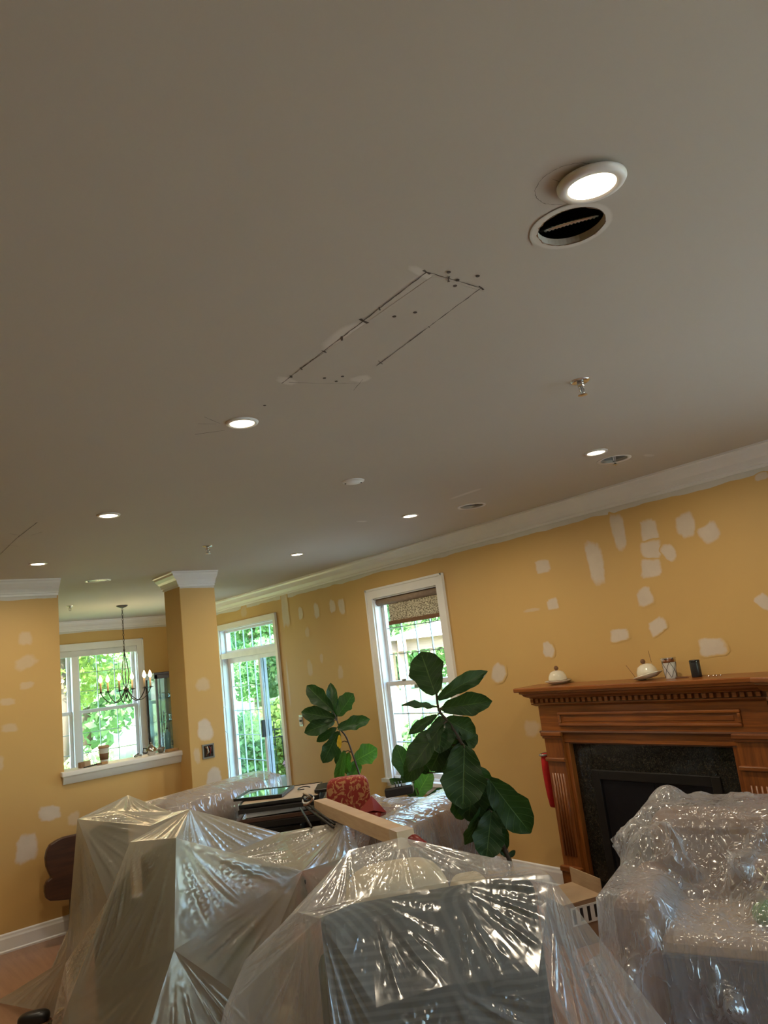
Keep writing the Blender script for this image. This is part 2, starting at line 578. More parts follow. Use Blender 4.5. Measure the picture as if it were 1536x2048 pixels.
# ------------------------------------------------------------------ mesh helpers
class MB:
    def __init__(self):
        self.v, self.f = [], []

    def add(self, vs, fs):
        n = len(self.v)
        self.v += [tuple(p) for p in vs]
        self.f += [tuple(i + n for i in q) for q in fs]
        return self

    def box(self, x0, x1, y0, y1, z0, z1):
        vs = [(x, y, z) for z in (z0, z1) for y in (y0, y1) for x in (x0, x1)]
        return self.add(vs, [(0, 2, 3, 1), (4, 5, 7, 6), (0, 1, 5, 4), (2, 6, 7, 3), (0, 4, 6, 2), (1, 3, 7, 5)])

    def obox(self, c, s, rz=0.0, rx=0.0, ry=0.0):
        R = Matrix.Rotation(rz, 3, 'Z') @ Matrix.Rotation(ry, 3, 'Y') @ Matrix.Rotation(rx, 3, 'X')
        vs = [Vector(c) + R @ Vector((sx * s[0] / 2, sy * s[1] / 2, sz * s[2] / 2)) for sz in (-1, 1) for sy in (-1, 1) for sx in (-1, 1)]
        return self.add(vs, [(0, 2, 3, 1), (4, 5, 7, 6), (0, 1, 5, 4), (2, 6, 7, 3), (0, 4, 6, 2), (1, 3, 7, 5)])

    def tube(self, pts, rad, n=10, cap=True, closed=False):
        pts = [Vector(p) for p in pts]
        rads = rad if isinstance(rad, (list, tuple)) else [rad] * len(pts)
        vs, fs = [], []
        prev = None
        m = len(pts)
        for i, p in enumerate(pts):
            if closed:
                d = pts[(i + 1) % m] - pts[i - 1]
            else:
                d = pts[min(i + 1, m - 1)] - pts[max(i - 1, 0)]
            d.normalize()
            if prev is None:
                a = Vector((0, 0, 1)) if abs(d.z) < 0.9 else Vector((1, 0, 0))
                prev = d.cross(a).normalized()
            s = (prev - d * prev.dot(d))
            s = s.normalized() if s.length > 1e-6 else prev
            prev = s
            t = d.cross(s)
            for k in range(n):
                a = 2 * PI * k / n
                vs.append(p + (s * math.cos(a) + t * math.sin(a)) * rads[i])
        for i in range(m if closed else m - 1):
            j = (i + 1) % m
            for k in range(n):
                fs.append((i * n + k, i * n + (k + 1) % n, j * n + (k + 1) % n, j * n + k))
        if cap and not closed:
            fs.append(tuple(range(n - 1, -1, -1)))
            fs.append(tuple((m - 1) * n + k for k in range(n)))
        return self.add(vs, fs)

    def lathe(self, prof, c=(0, 0, 0), n=24, R=None, cap0=True, cap1=True):
        """profile of (radius, height), turned about z"""
        R = R or Matrix.Identity(3)
        vs, fs = [], []
        for r, z in prof:
            for k in range(n):
                a = 2 * PI * k / n
                vs.append(Vector(c) + R @ Vector((max(r, 1e-4) * math.cos(a), max(r, 1e-4) * math.sin(a), z)))
        for i in range(len(prof) - 1):
            for k in range(n):
                fs.append((i * n + k, i * n + (k + 1) % n, (i + 1) * n + (k + 1) % n, (i + 1) * n + k))
        if cap0:
            fs.append(tuple(range(n - 1, -1, -1)))
        if cap1:
            fs.append(tuple((len(prof) - 1) * n + k for k in range(n)))
        return self.add(vs, fs)

    def prism(self, poly, p0, p1, A, B):
        """extrude a 2-d outline (a,b) from p0 to p1 with axes A, B"""
        A, B = Vector(A), Vector(B)
        n = len(poly)
        vs = [Vector(p0) + A * a + B * b for a, b in poly] + [Vector(p1) + A * a + B * b for a, b in poly]
        fs = [(i, (i + 1) % n, n + (i + 1) % n, n + i) for i in range(n)]
        fs += [tuple(range(n - 1, -1, -1)), tuple(range(n, 2 * n))]
        return self.add(vs, fs)

    def build(self, name, m, parent=None, smooth=False, bevel=0.0, local=False, M=None, seg=2, fix=True):
        me = bpy.data.meshes.new(name)
        vs = self.v if M is None else [M @ Vector(p) for p in self.v]
        me.from_pydata(vs, [], self.f)
        if fix:
            bm = bmesh.new()
            bm.from_mesh(me)
            bmesh.ops.recalc_face_normals(bm, faces=bm.faces)
            bm.to_mesh(me)
            bm.free()
        me.materials.append(MATS[m])
        if smooth:
            for p in me.polygons:
                p.use_smooth = True
        o = bpy.data.objects.new(name, me)
        COL.objects.link(o)
        if parent is not None:
            o.parent = parent
            if not local:
                w = parent.matrix_basis.copy()
                if parent.parent is not None:
                    w = parent.parent.matrix_basis @ parent.matrix_parent_inverse @ w
                o.matrix_parent_inverse = w.inverted()
        if bevel > 0:
            bv = o.modifiers.new('bevel', 'BEVEL')
            bv.width = bevel
            bv.segments = seg
            bv.limit_method = 'ANGLE'
            if smooth is None or smooth:
                pass
        return o


def rbox(mb, c, s, r, rz=0.0, n=4, puff=0.0):
    """a cushion-like rounded box (superellipsoid)"""
    R = Matrix.Rotation(rz, 3, 'Z')
    nu, nv = 28, 14
    vs, fs = [], []
    e = r

    def sg(x, p):
        return math.copysign(abs(x) ** p, x)
    for i in range(nv + 1):
        ph = -PI / 2 + PI * i / nv
        for j in range(nu):
            th = 2 * PI * j / nu
            x = sg(math.cos(ph), e) * sg(math.cos(th), e)
            y = sg(math.cos(ph), e) * sg(math.sin(th), e)
            z = sg(math.sin(ph), e)
            vs.append(Vector(c) + R @ Vector((x * s[0] / 2, y * s[1] / 2, z * s[2] / 2)))
    for i in range(nv):
        for j in range(nu):
            fs.append((i * nu + j, i * nu + (j + 1) % nu, (i + 1) * nu + (j + 1) % nu, (i + 1) * nu + j))
    mb.add(vs, fs)
    return mb


def thing(name, label, cat, loc=(0, 0, 0), rz=0.0, group=None):
    o = bpy.data.objects.new(name, None)
    COL.objects.link(o)
    o.empty_display_size = 0.1
    o.location = loc
    o.rotation_euler = (0, 0, rz)
    o['label'] = label
    o['category'] = cat
    if group:
        o['group'] = group
    return o


def tag(o, label, cat, group=None):
    o['label'] = label
    o['category'] = cat
    if group:
        o['group'] = group
    return o


def struct(o, label=None):
    o['kind'] = 'structure'
    if label:
        o['label'] = label
    return o


def sthing(name, loc=(0, 0, 0), label=None):
    o = bpy.data.objects.new(name, None)
    COL.objects.link(o)
    o.location = loc
    o['kind'] = 'structure'
    if label:
        o['label'] = label
    return o


def copy_tree(o, parent=None):
    c = o.copy()
    COL.objects.link(c)
    c.parent = parent
    for ch in o.children:
        copy_tree(ch, c)
    return c

# ------------------------------------------------------------------ the room
H = 2.74
WX = 4.40          # inner face of the long right wall
LY = 6.49          # face of the far left wall
DY = 10.60         # far wall of the dining room
X0, Y0 = -2.6, -3.0
TH = 0.14

f = struct(MB().box(X0 - .2, WX + TH, Y0 - .2, DY + TH, -0.12, 0.0).build('floor', 'floor_wood'))
struct(MB().box(X0 - .2, WX + TH + .3, Y0 - .2, DY + TH + .3, H + .35, H + .45).build('light_block_slab', 'ceiling_paint'))  # unseen slab above the ceiling, added to keep daylight out

# ceiling with the round holes that the lamps, cans and speakers sit in: (x, y, radius)
HOLES = [(1.403, 0.896, 0.078), (3.643, 2.328, 0.080), (3.65, 3.503, 0.080)]


def ceiling():
    xs = sorted({X0 - .2, WX + TH} | {h[0] - .12 for h in HOLES} | {h[0] + .12 for h in HOLES})
    ys = sorted({Y0 - .2, DY + TH} | {h[1] - .12 for h in HOLES} | {h[1] + .12 for h in HOLES})
    mb = MB()
    for i in range(len(xs) - 1):
        for j in range(len(ys) - 1):
            a, b, c, d = xs[i], xs[i + 1], ys[j], ys[j + 1]
            hole = None
            inside = False
            for hx, hy, r in HOLES:
                if a >= hx - .1201 and b <= hx + .1201 and c >= hy - .1201 and d <= hy + .1201:
                    inside = True
                    hole = (hx, hy, r)
            if not inside:
                mb.add([(a, c, H), (a, d, H), (b, d, H), (b, c, H)], [(0, 1, 2, 3)])
    n = 48
    for hx, hy, r in HOLES:
        vs, fs = [], []
        for k in range(n):
            t = 2 * PI * k / n + PI / n * 0
            c, s = math.cos(t), math.sin(t)
            q = .12 / max(abs(c), abs(s))
            vs += [(hx + c * q, hy + s * q, H), (hx + c * r, hy + s * r, H), (hx + c * r, hy + s * r, H + .016)]
        for k in range(n):
            j = (k + 1) % n
            fs += [(3 * k, 3 * j, 3 * j + 1, 3 * k + 1), (3 * k + 1, 3 * j + 1, 3 * j + 2, 3 * k + 2)]
        mb.add(vs, fs)
    return mb.build('ceiling', 'ceiling_paint', fix=False)


CEIL = struct(ceiling())


def wall_x(name, x0, x1, ya, yb, opens, m='wall_paint'):
    """wall across x0..x1, running ya..yb, with openings (y0,y1,z0,z1)"""
    mb = MB()
    y = ya
    for (a, b, c, d) in sorted(opens):
        mb.box(x0, x1, y, a, 0, H)
        if c > 0:
            mb.box(x0, x1, a, b, 0, c)
        mb.box(x0, x1, a, b, d, H)
        y = b
    mb.box(x0, x1, y, yb, 0, H)
    return struct(mb.build(name, m))


def wall_y(name, y0, y1, xa, xb, opens, m='wall_paint'):
    mb = MB()
    x = xa
    for (a, b, c, d) in sorted(opens):
        mb.box(x, a, y0, y1, 0, H)
        if c > 0:
            mb.box(a, b, y0, y1, 0, c)
        mb.box(a, b, y0, y1, d, H)
        x = b
    mb.box(x, xb, y0, y1, 0, H)
    return struct(mb.build(name, m))


WIN1 = (4.765, 5.72, 0.66, 2.35)
DOOR1 = (7.67, 9.14, 0.0, 2.37)
WIN4 = (-1.4, 0.4, 0.45, 2.15)
WIN2 = (2.08, 3.80, 0.66, 2.35)
WIN3 = (2.2, 3.8, 0.45, 2.15)
WR = wall_x('wall_right', WX, WX + TH, Y0, DY + TH, [WIN4, WIN1, DOOR1])
WD = wall_y('wall_dining', DY, DY + TH, 0.3, WX, [WIN2])
WL = wall_y('wall_left', LY, LY + .13, X0, 1.69, [])
wall_x('wall_dining_left', 0.3, 0.42, LY + .13, DY, [])
wall_y('wall_rear', Y0 - .14, Y0, X0, WX + TH, [WIN3])
wall_x('wall_west', X0 - .14, X0, Y0 - .14, LY + .13, [])
# the column, and the low wall of the pass-through beside it
WC = struct(MB().box(2.66, 3.00, 6.27, 6.63, 0, H).build('wall_column', 'wall_paint', bevel=0.006))
struct(MB().box(1.69, 2.66, LY, LY + .13, 0, 1.145).build('wall_half', 'wall_paint'))

# ledge on the low wall
sl = sthing('trim_1', (2.17, LY, 1.14), 'white painted ledge with moulding on the low pass-through wall')
MB().box(1.66, 2.70, LY - .055, LY + .185, 1.150, 1.190).build('ledge_board', 'white_trim', sl, bevel=0.008)
MB().prism([(0, 0), (0.012, 0), (0.02, 0.012), (0.028, 0.03), (0.034, 0.05), (0.034, 0.06), (0, 0.06)],
           (1.675, LY, 1.09), (2.66, LY, 1.09), (0, -1, 0), (0, 0, 1)).build('ledge_moulding', 'white_trim', sl)

# crown moulding (outwards, downwards from the ceiling)
CROWN = [(0, 0), (0.105, 0), (0.105, -0.012), (0.092, -0.018), (0.085, -0.034), (0.062, -0.058), (0.040, -0.074),
         (0.026, -0.098), (0.024, -0.108), (0.012, -0.112), (0.010, -0.128), (0, -0.130)]
Z = (0, 0, 1)


def crown(name, p0, p1, out):
    mb = MB()
    mb.prism(CROWN, p0, p1, out, Z)
    return struct(mb.build(name, 'white_trim'))


crown('trim_2', (WX, Y0, H), (WX, DY, H), (-1, 0, 0))
crown('trim_3', (0.42, DY, H), (WX, DY, H), (0, -1, 0))
crown('trim_4', (X0, LY, H), (1.69, LY, H), (0, -1, 0))


def col_crown():
    mb = MB()
    n = len(CROWN)
    vs = []
    for o, z in CROWN:      # right end of front, front-left corner, rear end of left side
        vs.append((3.00, 6.27 - o, H + z))
    for o, z in CROWN:
        vs.append((2.66 - o, 6.27 - o, H + z))
    for o, z in CROWN:
        vs.append((2.66 - o, 6.63, H + z))
    fs = []
    for s in (0, n):
        for i in range(n):
            fs.append((s + i, s + (i + 1) % n, s + n + (i + 1) % n, s + n + i))
    fs += [tuple(range(n - 1, -1, -1)), tuple(range(2 * n, 3 * n))]
    mb.add(vs, fs)
    return struct(mb.build('trim_5', 'white_trim'))


col_crown()

BASE = [(0, 0), (0.022, 0), (0.024, 0.012), (0.016, 0.02), (0.016, 0.095), (0.011, 0.108), (0.009, 0.122), (0, 0.13)]


def baseb(name, p0, p1, out):
    mb = MB()
    mb.prism(BASE, p0, p1, out, Z)
    return struct(mb.build(name, 'white_trim'))


baseb('baseboard_right', (WX, 3.72, 0), (WX, 7.58, 0), (-1, 0, 0))
baseb('baseboard_left', (X0, LY, 0), (2.66, LY, 0), (0, -1, 0))
baseb('baseboard_column', (2.64, 6.27, 0), (3.02, 6.27, 0), (0, -1, 0))
baseb('baseboard_dining', (0.42, DY, 0), (WX, DY, 0), (0, -1, 0))


# ------------------------------------------------------------------ filler patches and primer on the walls
def patch(parent, wall, u, z, w, h, rot=0.0, sq=0.5, mname='filler', seed=0, name='filler_patch'):
    """a feathered smear of filler lying on a wall. wall = ('x', 4.4) or ('y', 6.49) or ('z', 2.74)"""
    rnd = random.Random(seed)
    n = 28
    ringv = [[], [], []]
    ph = [rnd.uniform(0, 6.28) for _ in range(4)]
    for k in range(n):
        t = 2 * PI * k / n
        c, s = math.cos(t), math.sin(t)
        e = sq
        x = math.copysign(abs(c) ** e, c)
        y = math.copysign(abs(s) ** e, s)
        j = 1 + .07 * math.sin(2 * t + ph[0]) + .06 * math.sin(3 * t + ph[1]) + .04 * math.sin(7 * t + ph[2]) + .03 * rnd.uniform(-1, 1)
        for i, q in enumerate((1.12, .88, .62)):
            X, Y = x * j * q * w / 2, y * j * q * h / 2
            ringv[i].append((X * math.cos(rot) - Y * math.sin(rot), X * math.sin(rot) + Y * math.cos(rot)))
    flat = ringv[0] + ringv[1] + ringv[2] + [(0, 0)]
    fade = [0.0] * n + [0.55] * n + [1.0] * n + [1.0]
    d = 0.0006 + .00012 * (seed % 40 if seed < 40 else seed % 7)
    ax, pos = wall
    if ax == 'x':
        vs = [(pos - d, u + a, z + b) for a, b in flat]
    elif ax == 'y':
        vs = [(u + a, pos - d, z + b) for a, b in flat]
    else:
        vs = [(u + a, z + b, pos - d) for a, b in flat]
    fs = []
    for i in (0, n):
        for k in range(n):
            fs.append((i + k, i + (k + 1) % n, i + n + (k + 1) % n, i + n + k))
    for k in range(n):
        fs.append((2 * n + k, 2 * n + (k + 1) % n, 3 * n))
    o = MB().add(vs, fs).build(name, mname, parent, smooth=True)
    at = o.data.attributes.new('fade', 'FLOAT', 'POINT')
    at.data.foreach_set('value', fade)
    return o


RP = [(3.58, 2.31, .15, .10, 0, .4), (3.11, 2.26, .13, .34, -.02, .55), (2.88, 2.44, .11, .25, 0, .5), (2.65, 2.39, .12, .17, 0, .35),
      (2.66, 2.27, .15, .14, 0, .6), (2.69, 2.15, .16, .12, .1, .4), (2.54, 2.23, .10, .12, -.5, .8), (2.39, 2.38, .13, .18, 0, .8),
      (2.25, 2.30, .13, .13, -.35, .45), (3.54, 2.02, .11, .09, 0, .5), (2.77, 1.97, .13, .12, -.2, .5), (2.72, 1.77, .14, .10, -.4, .5),
      (3.02, 1.74, .15, .09, 0, .5), (2.38, 1.61, .17, .12, 0, .5), (3.65, 1.69, .11, .13, .2, .8), (2.01, 1.84, .08, .11, -.6, .6),
      (1.87, 2.56, .08, .05, 0, .6), (4.19, 1.55, .15, .17, .5, .8), (7.40, 2.44, .15, .45, 0, .45), (7.07, 2.36, .10, .14, 0, .7),
      (6.74, 2.35, .11, .17, 0, .7), (6.43, 2.36, .11, .15, 0, .7), (6.26, 2.34, .12, .16, 0, .6)]
for i, (y, z, w, h, r, sq) in enumerate(RP):
    patch(WR, ('x', WX), y, z, w, h, r, sq, 'filler', i)
for i, (y, z, w, h) in enumerate([(3.93, 1.12, .16, .13), (6.97, 2.14, .09, .12), (6.74, 1.84, .07, .1), (6.99, 1.75, .11, .19), (6.41, 1.67, .1, .15),
                                  (3.75, 2.0, .16, .03), (7.48, 1.6, .05, .5), (8.41, 2.54, .16, .17)]):
    patch(WR, ('x', WX), y, z, w, h, 0, .8, 'filler_faint', 40 + i)
for i, (x, z, w, h, r) in enumerate([(1.43, 2.27, .1, .12, 0), (1.43, 2.08, .17, .11, .5), (1.43, 1.90, .11, .06, 0), (1.29, 1.79, .11, .06, 0),
                                     (1.30, 1.59, .12, .07, 0), (1.57, .90, .16, .12, 0), (1.40, .68, .16, .22, 0), (1.75, .82, .09, .11, 0), (1.22, 1.34, .08, .1, 0)]):
    patch(WL, ('y', LY), x, z, w, h, r, .6, 'filler' if i in (5, 6) else 'filler_faint', 60 + i)
for i, (x, z, w, h, s) in enumerate([(2.82, 1.73, .13, .13, 0), (2.81, 1.34, .15, .2, 1), (2.86, .93, .14, .19, 1), (2.72, 1.14, .06, .14, 0)]):
    patch(WC, ('y', 6.27), x, z, w, h, 0, .8, 'filler' if s else 'filler_faint', 80 + i)


def primer(parent, wall, a, b, top, seed, amp=0.03):
    """ragged edge of white primer brushed just under the crown"""
    rnd = random.Random(seed)
    n = int(abs(b - a) / 0.03)
    flat, fade = [], []
    for i in range(n + 1):
        u = a + (b - a) * i / n
        d = amp * (1.1 + 0.9 * noise.noise((u * 1.7, seed, 0)) + 0.35 * noise.noise((u * 7, seed, 2)))
        d = max(0.006, d)
        flat += [(u, top), (u, top - d), (u, top - d - .008)]
        fade += [1, 1, 0]
    fs = []
    for i in range(n):
        for k in (0, 1):
            fs.append((3 * i + k, 3 * i + 3 + k, 3 * i + 4 + k, 3 * i + 1 + k))
    ax, pos = wall
    vs = [(pos - .0005, u, z) if ax == 'x' else (u, pos - .0005, z) for u, z in flat]
    o = MB().add(vs, fs).build('primer_band', 'primer', parent)
    at = o.data.attributes.new('fade', 'FLOAT', 'POINT')
    at.data.foreach_set('value', [float(q) for q in fade])


primer(WR, ('x', WX), 0.5, 10.55, H - .128, 1)
primer(WD, ('y', DY), 0.5, WX - .02, H - .128, 2, .02)
primer(WL, ('y', LY), -1.0, 1.68, H - .128, 3, .02)
primer(WC, ('y', 6.27), 2.665, 2.995, H - .128, 4, .014)


# ------------------------------------------------------------------ ceiling marks: an old cut-out and pencil lines
def strip(parent, pts, w, m='pencil', name='cut_line', z=H - .0012, seed=0):
    rnd = random.Random(seed)
    mb = MB()
    vs, fs = [], []
    P = []
    for (a, b) in zip(pts[:-1], pts[1:]):
        n = max(2, int((Vector(b) - Vector(a)).length / .02))
        for i in range(n):
            P.append(Vector(a).lerp(Vector(b), i / n))
    P.append(Vector(pts[-1]))
    for i, p in enumerate(P):
        d = (P[min(i + 1, len(P) - 1)] - P[max(i - 1, 0)]).normalized()
        s = Vector((-d.y, d.x))
        j = s * rnd.uniform(-.0012, .0012)
        ww = w * rnd.uniform(.22, .85)
        vs += [(p.x + j.x + s.x * ww / 2, p.y + j.y + s.y * ww / 2, z), (p.x + j.x - s.x * ww / 2, p.y + j.y - s.y * ww / 2, z)]
    for i in range(len(P) - 1):
        fs.append((2 * i, 2 * i + 1, 2 * i + 3, 2 * i + 2))
    return mb.add(vs, fs).build(name, m, parent, fix=False)


C1, C2, C3, C4 = (1.254, 1.993), (1.222, 1.210), (1.415, 1.207), (1.500, 1.88)
CP = MB().box(1.25, 1.44, 1.22, 1.90, H - .0009, H - .0002).build('drywall_patch', 'ceiling_paint', CEIL)
strip(CEIL, [C1, C2], .0055, seed=1)
strip(CEIL, [C2, C3], .0045, seed=2)
strip(CEIL, [C3, (1.472, 1.75)], .0050, seed=3)
strip(CEIL, [(1.497, 1.86), (1.53, 1.96)], .003, seed=4)
strip(CEIL, [(1.27, 1.975), (1.37, 1.95), (1.50, 1.90)], .003, seed=5)
for k, (x, y, a, l, w) in enumerate([(1.243, 1.62, 1.0, .03, .010), (1.236, 1.50, .3, .04, .014), (1.245, 1.72, .4, .025, .009), (1.25, 1.86, .8, .02, .012), (1.252, 1.93, .9, .02, .010),
                                     (1.222, 1.21, .2, .03, .010), (1.415, 1.207, .4, .03, .008), (1.30, 1.212, .9, .03, .009), (1.465, 1.72, .5, .035, .007), (1.232, 1.42, .8, .02, .010), (1.44, 1.45, .5, .012, .005)]):
    strip(CEIL, [(x - l / 2 * math.cos(a), y - l / 2 * math.sin(a)), (x + l / 2 * math.cos(a), y + l / 2 * math.sin(a))], w, 'pencil', 'cut_scuff', H - .0016, 20 + k)
for k, (x, y) in enumerate([(1.325, 1.205), (1.275, 1.185), (1.36, 1.165), (1.34, 1.23), (1.30, 1.44), (1.34, 1.395), (1.365, 1.90), (1.415, 1.865), (1.42, 1.91), (1.302, 2.20)]):
    MB().lathe([(.0055, 0), (.0055, .001)], (x, y, H - .0022), 10).build('screw_hole', 'pencil', CEIL)
patch(CEIL, ('z', H), 1.21, 1.22, .10, .03, .2, .8, 'ceiling_filler', 91, 'filler_patch')
patch(CEIL, ('z', H), 1.24, 1.60, .08, .22, 0, .9, 'ceiling_filler', 92, 'filler_patch')
patch(CEIL, ('z', H), 1.26, 1.97, .10, .05, .3, .8, 'ceiling_filler', 93, 'filler_patch')
patch(CEIL, ('z', H), 1.49, 1.86, .07, .07, .3, .8, 'ceiling_filler', 94, 'filler_patch')
# pencil marks by the lamps and by the left edge
circ = [(1.262 + .07 * math.cos(t * PI / 20), 0.795 + .07 * math.sin(t * PI / 20)) for t in range(4, 34)]
strip(CEIL, circ, .0016, seed=31, name='pencil_mark')
strip(CEIL, [(1.215, .80), (1.262, .795)], .0014, seed=32, name='pencil_mark')
strip(CEIL, [(1.15, 2.38), (1.235, 2.43)], .003, seed=33, name='pencil_mark')
strip(CEIL, [(1.16, 2.46), (1.225, 2.44)], .003, seed=34, name='pencil_mark')
strip(CEIL, [(1.20, 2.58), (1.29, 2.50)], .004, seed=35, name='pencil_mark')
strip(CEIL, [(1.01, 4.24), (1.00, 4.7), (1.02, 5.4)], .006, seed=36, name='pencil_mark')
strip(CEIL, [(0.93, 4.55), (1.02, 4.62)], .004, seed=37, name='pencil_mark')
strip(CEIL, [(0.96, 4.9), (1.06, 4.95)], .004, seed=38, name='pencil_mark')
strip(CEIL, [(1.06, 4.6), (1.10, 4.5)], .004, seed=39, name='pencil_mark')
patch(CEIL, ('z', H), 3.30, 3.2, .05, .3, 0, .9, 'ceiling_filler', 95)
patch(CEIL, ('z', H), 3.1, 4.05, .09, .05, 0, .9, 'ceiling_filler', 96)
patch(CEIL, ('z', H), 3.8, 2.2, .1, .05, 0, .9, 'ceiling_filler', 97)


# ------------------------------------------------------------------ windows and door
def sash(parent, name, u0, u1, z0, z1, n, cols, rows, M, fr=.042, glass='window_glass', dep=.035):
    """sash frame with glass and grille bars; local axes u along wall, n towards the room, z up"""
    fb = MB()
    fb.box(u0, u1, n - dep / 2, n + dep / 2, z0, z0 + fr).box(u0, u1, n - dep / 2, n + dep / 2, z1 - fr, z1)
    fb.box(u0, u0 + fr, n - dep / 2, n + dep / 2, z0 + fr, z1 - fr).box(u1 - fr, u1, n - dep / 2, n + dep / 2, z0 + fr, z1 - fr)
    so = fb.build(name, 'vinyl_white', parent, M=M)
    a, b, c, d = u0 + fr, u1 - fr, z0 + fr, z1 - fr
    MB().box(a, b, n - .003, n + .003, c, d).build('pane', glass, so, M=M)
    g = .008
    for i in range(1, cols):
        u = a + (b - a) * i / cols
        MB().box(u - g / 2, u + g / 2, n - .008, n + .008, c, d).build('grille_bar', 'grille', so, M=M)
    for i in range(1, rows):
        z = c + (d - c) * i / rows
        MB().box(a, b, n - .008, n + .008, z - g / 2, z + g / 2).build('grille_bar', 'grille', so, M=M)
    return so


def basis(O, U, N):
    return Matrix(((U[0], N[0], 0, O[0]), (U[1], N[1], 0, O[1]), (0, 0, 1, 0), (0, 0, 0, 1)))


def casing(parent, u0, u1, z0, z1, M, w=.085, t=.022, sill=True):
    mb = MB()
    for (a, b, c, d) in ((u0 - w, u0 + .006, z0, z1 + w), (u1 - .006, u1 + w, z0, z1 + w), (u0 + .006, u1 - .006, z1 - .006, z1 + w)):
        mb.box(a, b, -.002, t, c, d)
    # raised outer back-band
    for (a, b, c, d) in ((u0 - w - .004, u0 - w + .016, z0, z1 + w + .004), (u1 + w - .016, u1 + w + .004, z0, z1 + w + .004), (u0 - w, u1 + w, z1 + w - .016, z1 + w + .004)):
        mb.box(a, b, -.001, t + .008, c, d)
    mb.build('casing', 'white_trim', parent, M=M)
    if sill:
        MB().box(u0 - w - .03, u1 + w + .03, -.02, .06, z0 - .03, z0 + .002).build('window_stool', 'white_trim', parent, M=M)
        MB().box(u0 - w, u1 + w, -.001, .018, z0 - .11, z0 - .03).build('apron', 'white_trim', parent, M=M)
    # jamb liner through the wall thickness
    jb = MB()
    jb.box(u0 - .002, u0 + .018, -TH, .002, z0, z1).box(u1 - .018, u1 + .002, -TH, .002, z0, z1).box(u0, u1, -TH, .002, z1 - .018, z1 + .002)
    if sill:
        jb.box(u0, u1, -TH, .002, z0 - .002, z0 + .02)
    jb.build('jamb', 'vinyl_white', parent, M=M)


# window_1: double-hung sash by the figs, u = -y so that u runs left to right seen from the room
M1 = basis((WX, 0), (0, 1), (-1, 0))
w1 = sthing('window_1', (WX, 5.24, 0.66), 'white double-hung window with a woven shade in the fireplace wall')
casing(w1, WIN1[0], WIN1[1], WIN1[2], WIN1[3], M1)
sash(w1, 'upper_sash', WIN1[0] + .018, WIN1[1] - .018, 1.50, 2.33, -.095, 4, 3, M1)
sash(w1, 'lower_sash', WIN1[0] + .018, WIN1[1] - .018, .68, 1.54, -.055, 4, 3, M1)
MB().box(5.40, 5.46, -.06, -.03, 1.54, 1.555).build('sash_lock', 'steel_grey', w1, M=M1)
MB().tube([(WX + .045, 4.785, 2.30), (WX + .045, 5.70, 2.30)], .034, 14).build('blind_roll', 'taupe_fabric', w1, smooth=True)
MB().box(4.80, 5.55, -.052, -.048, 2.10, 2.29).build('blind_fabric', 'woven_shade', w1, M=M1)
MB().box(4.79, 5.57, -.060, -.040, 2.068, 2.105).build('blind_hem_bar', 'kraft', w1, M=M1)

# window_2: twin double-hung in the dining room
M2 = basis((0, DY), (1, 0), (0, -1))
w2 = sthing('window_2', (2.94, DY, .66), 'white twin double-hung window of the dining room')
casing(w2, WIN2[0], WIN2[1], WIN2[2], WIN2[3], M2)
MB().box(2.90, 2.98, -TH, .02, .66, 2.35).build('mullion', 'white_trim', w2, M=M2)
MB().box(2.10, 3.78, -.02, .03, 2.26, 2.34).build('blind_headrail', 'vinyl_white', w2, M=M2)
for a, b in ((2.098, 2.90), (2.98, 3.782)):
    sash(w2, 'upper_sash', a, b, 1.50, 2.33, -.095, 3, 3, M2)
    sash(w2, 'lower_sash', a, b, .68, 1.54, -.055, 3, 3, M2)

# windows behind the camera
M3 = basis((0, Y0), (1, 0), (0, 1))
w3 = sthing('window_3', (2.5, Y0, .35), 'large white framed window at the back of the room')
casing(w3, *WIN3, M3)
for a, b in ((2.22, 2.99), (3.01, 3.78)):
    sash(w3, 'fixed_sash', a, b, .47, 2.13, -.07, 2, 3, M3)
w4 = sthing('window_4', (WX, -.5, .35), 'large white framed window near the fireplace cabinet')
casing(w4, *WIN4, M1)
for a, b in ((-1.38, -.51), (-.49, .38)):
    sash(w4, 'fixed_sash', a, b, .47, 2.13, -.07, 2, 3, M1)

# door_1: sliding patio door with a transom
d1 = sthing('door_1', (WX, 8.4, 0), 'white sliding patio door with a barred transom light')
casing(d1, DOOR1[0], DOOR1[1], 0, DOOR1[3], M1, w=.058, sill=False)
MB().box(DOOR1[0], DOOR1[1], -TH, .012, 1.985, 2.055).build('transom_bar', 'vinyl_white', d1, M=M1)
MB().box(DOOR1[0], DOOR1[1], -TH, .005, 0, .035).build('threshold', 'vinyl_white', d1, M=M1)
sash(d1, 'transom_sash', DOOR1[0] + .018, DOOR1[1] - .018, 2.055, 2.352, -.08, 6, 1, M1, fr=.03, glass='tinted_glass')
sash(d1, 'glass_panel', 8.16, DOOR1[1] - .018, .035, 1.985, -.10, 4, 6, M1, fr=.065, glass='tinted_glass')
sash(d1, 'screen_panel', DOOR1[0] + .018, 8.21, .035, 1.985, -.05, 1, 1, M1, fr=.05, glass='screen_mesh')
hd = MB().box(8.165, 8.20, -.035, .012, 1.0, 1.20).build('door_handle', 'black_plastic', d1, bevel=.006, M=M1)
MB().tube([(WX - .02, 9.10, 1.05), (WX - .045, 9.10, 1.08), (WX - .045, 9.10, 1.35), (WX - .02, 9.10, 1.38)], .008, 8).build('pull_bar', 'vinyl_white', d1)

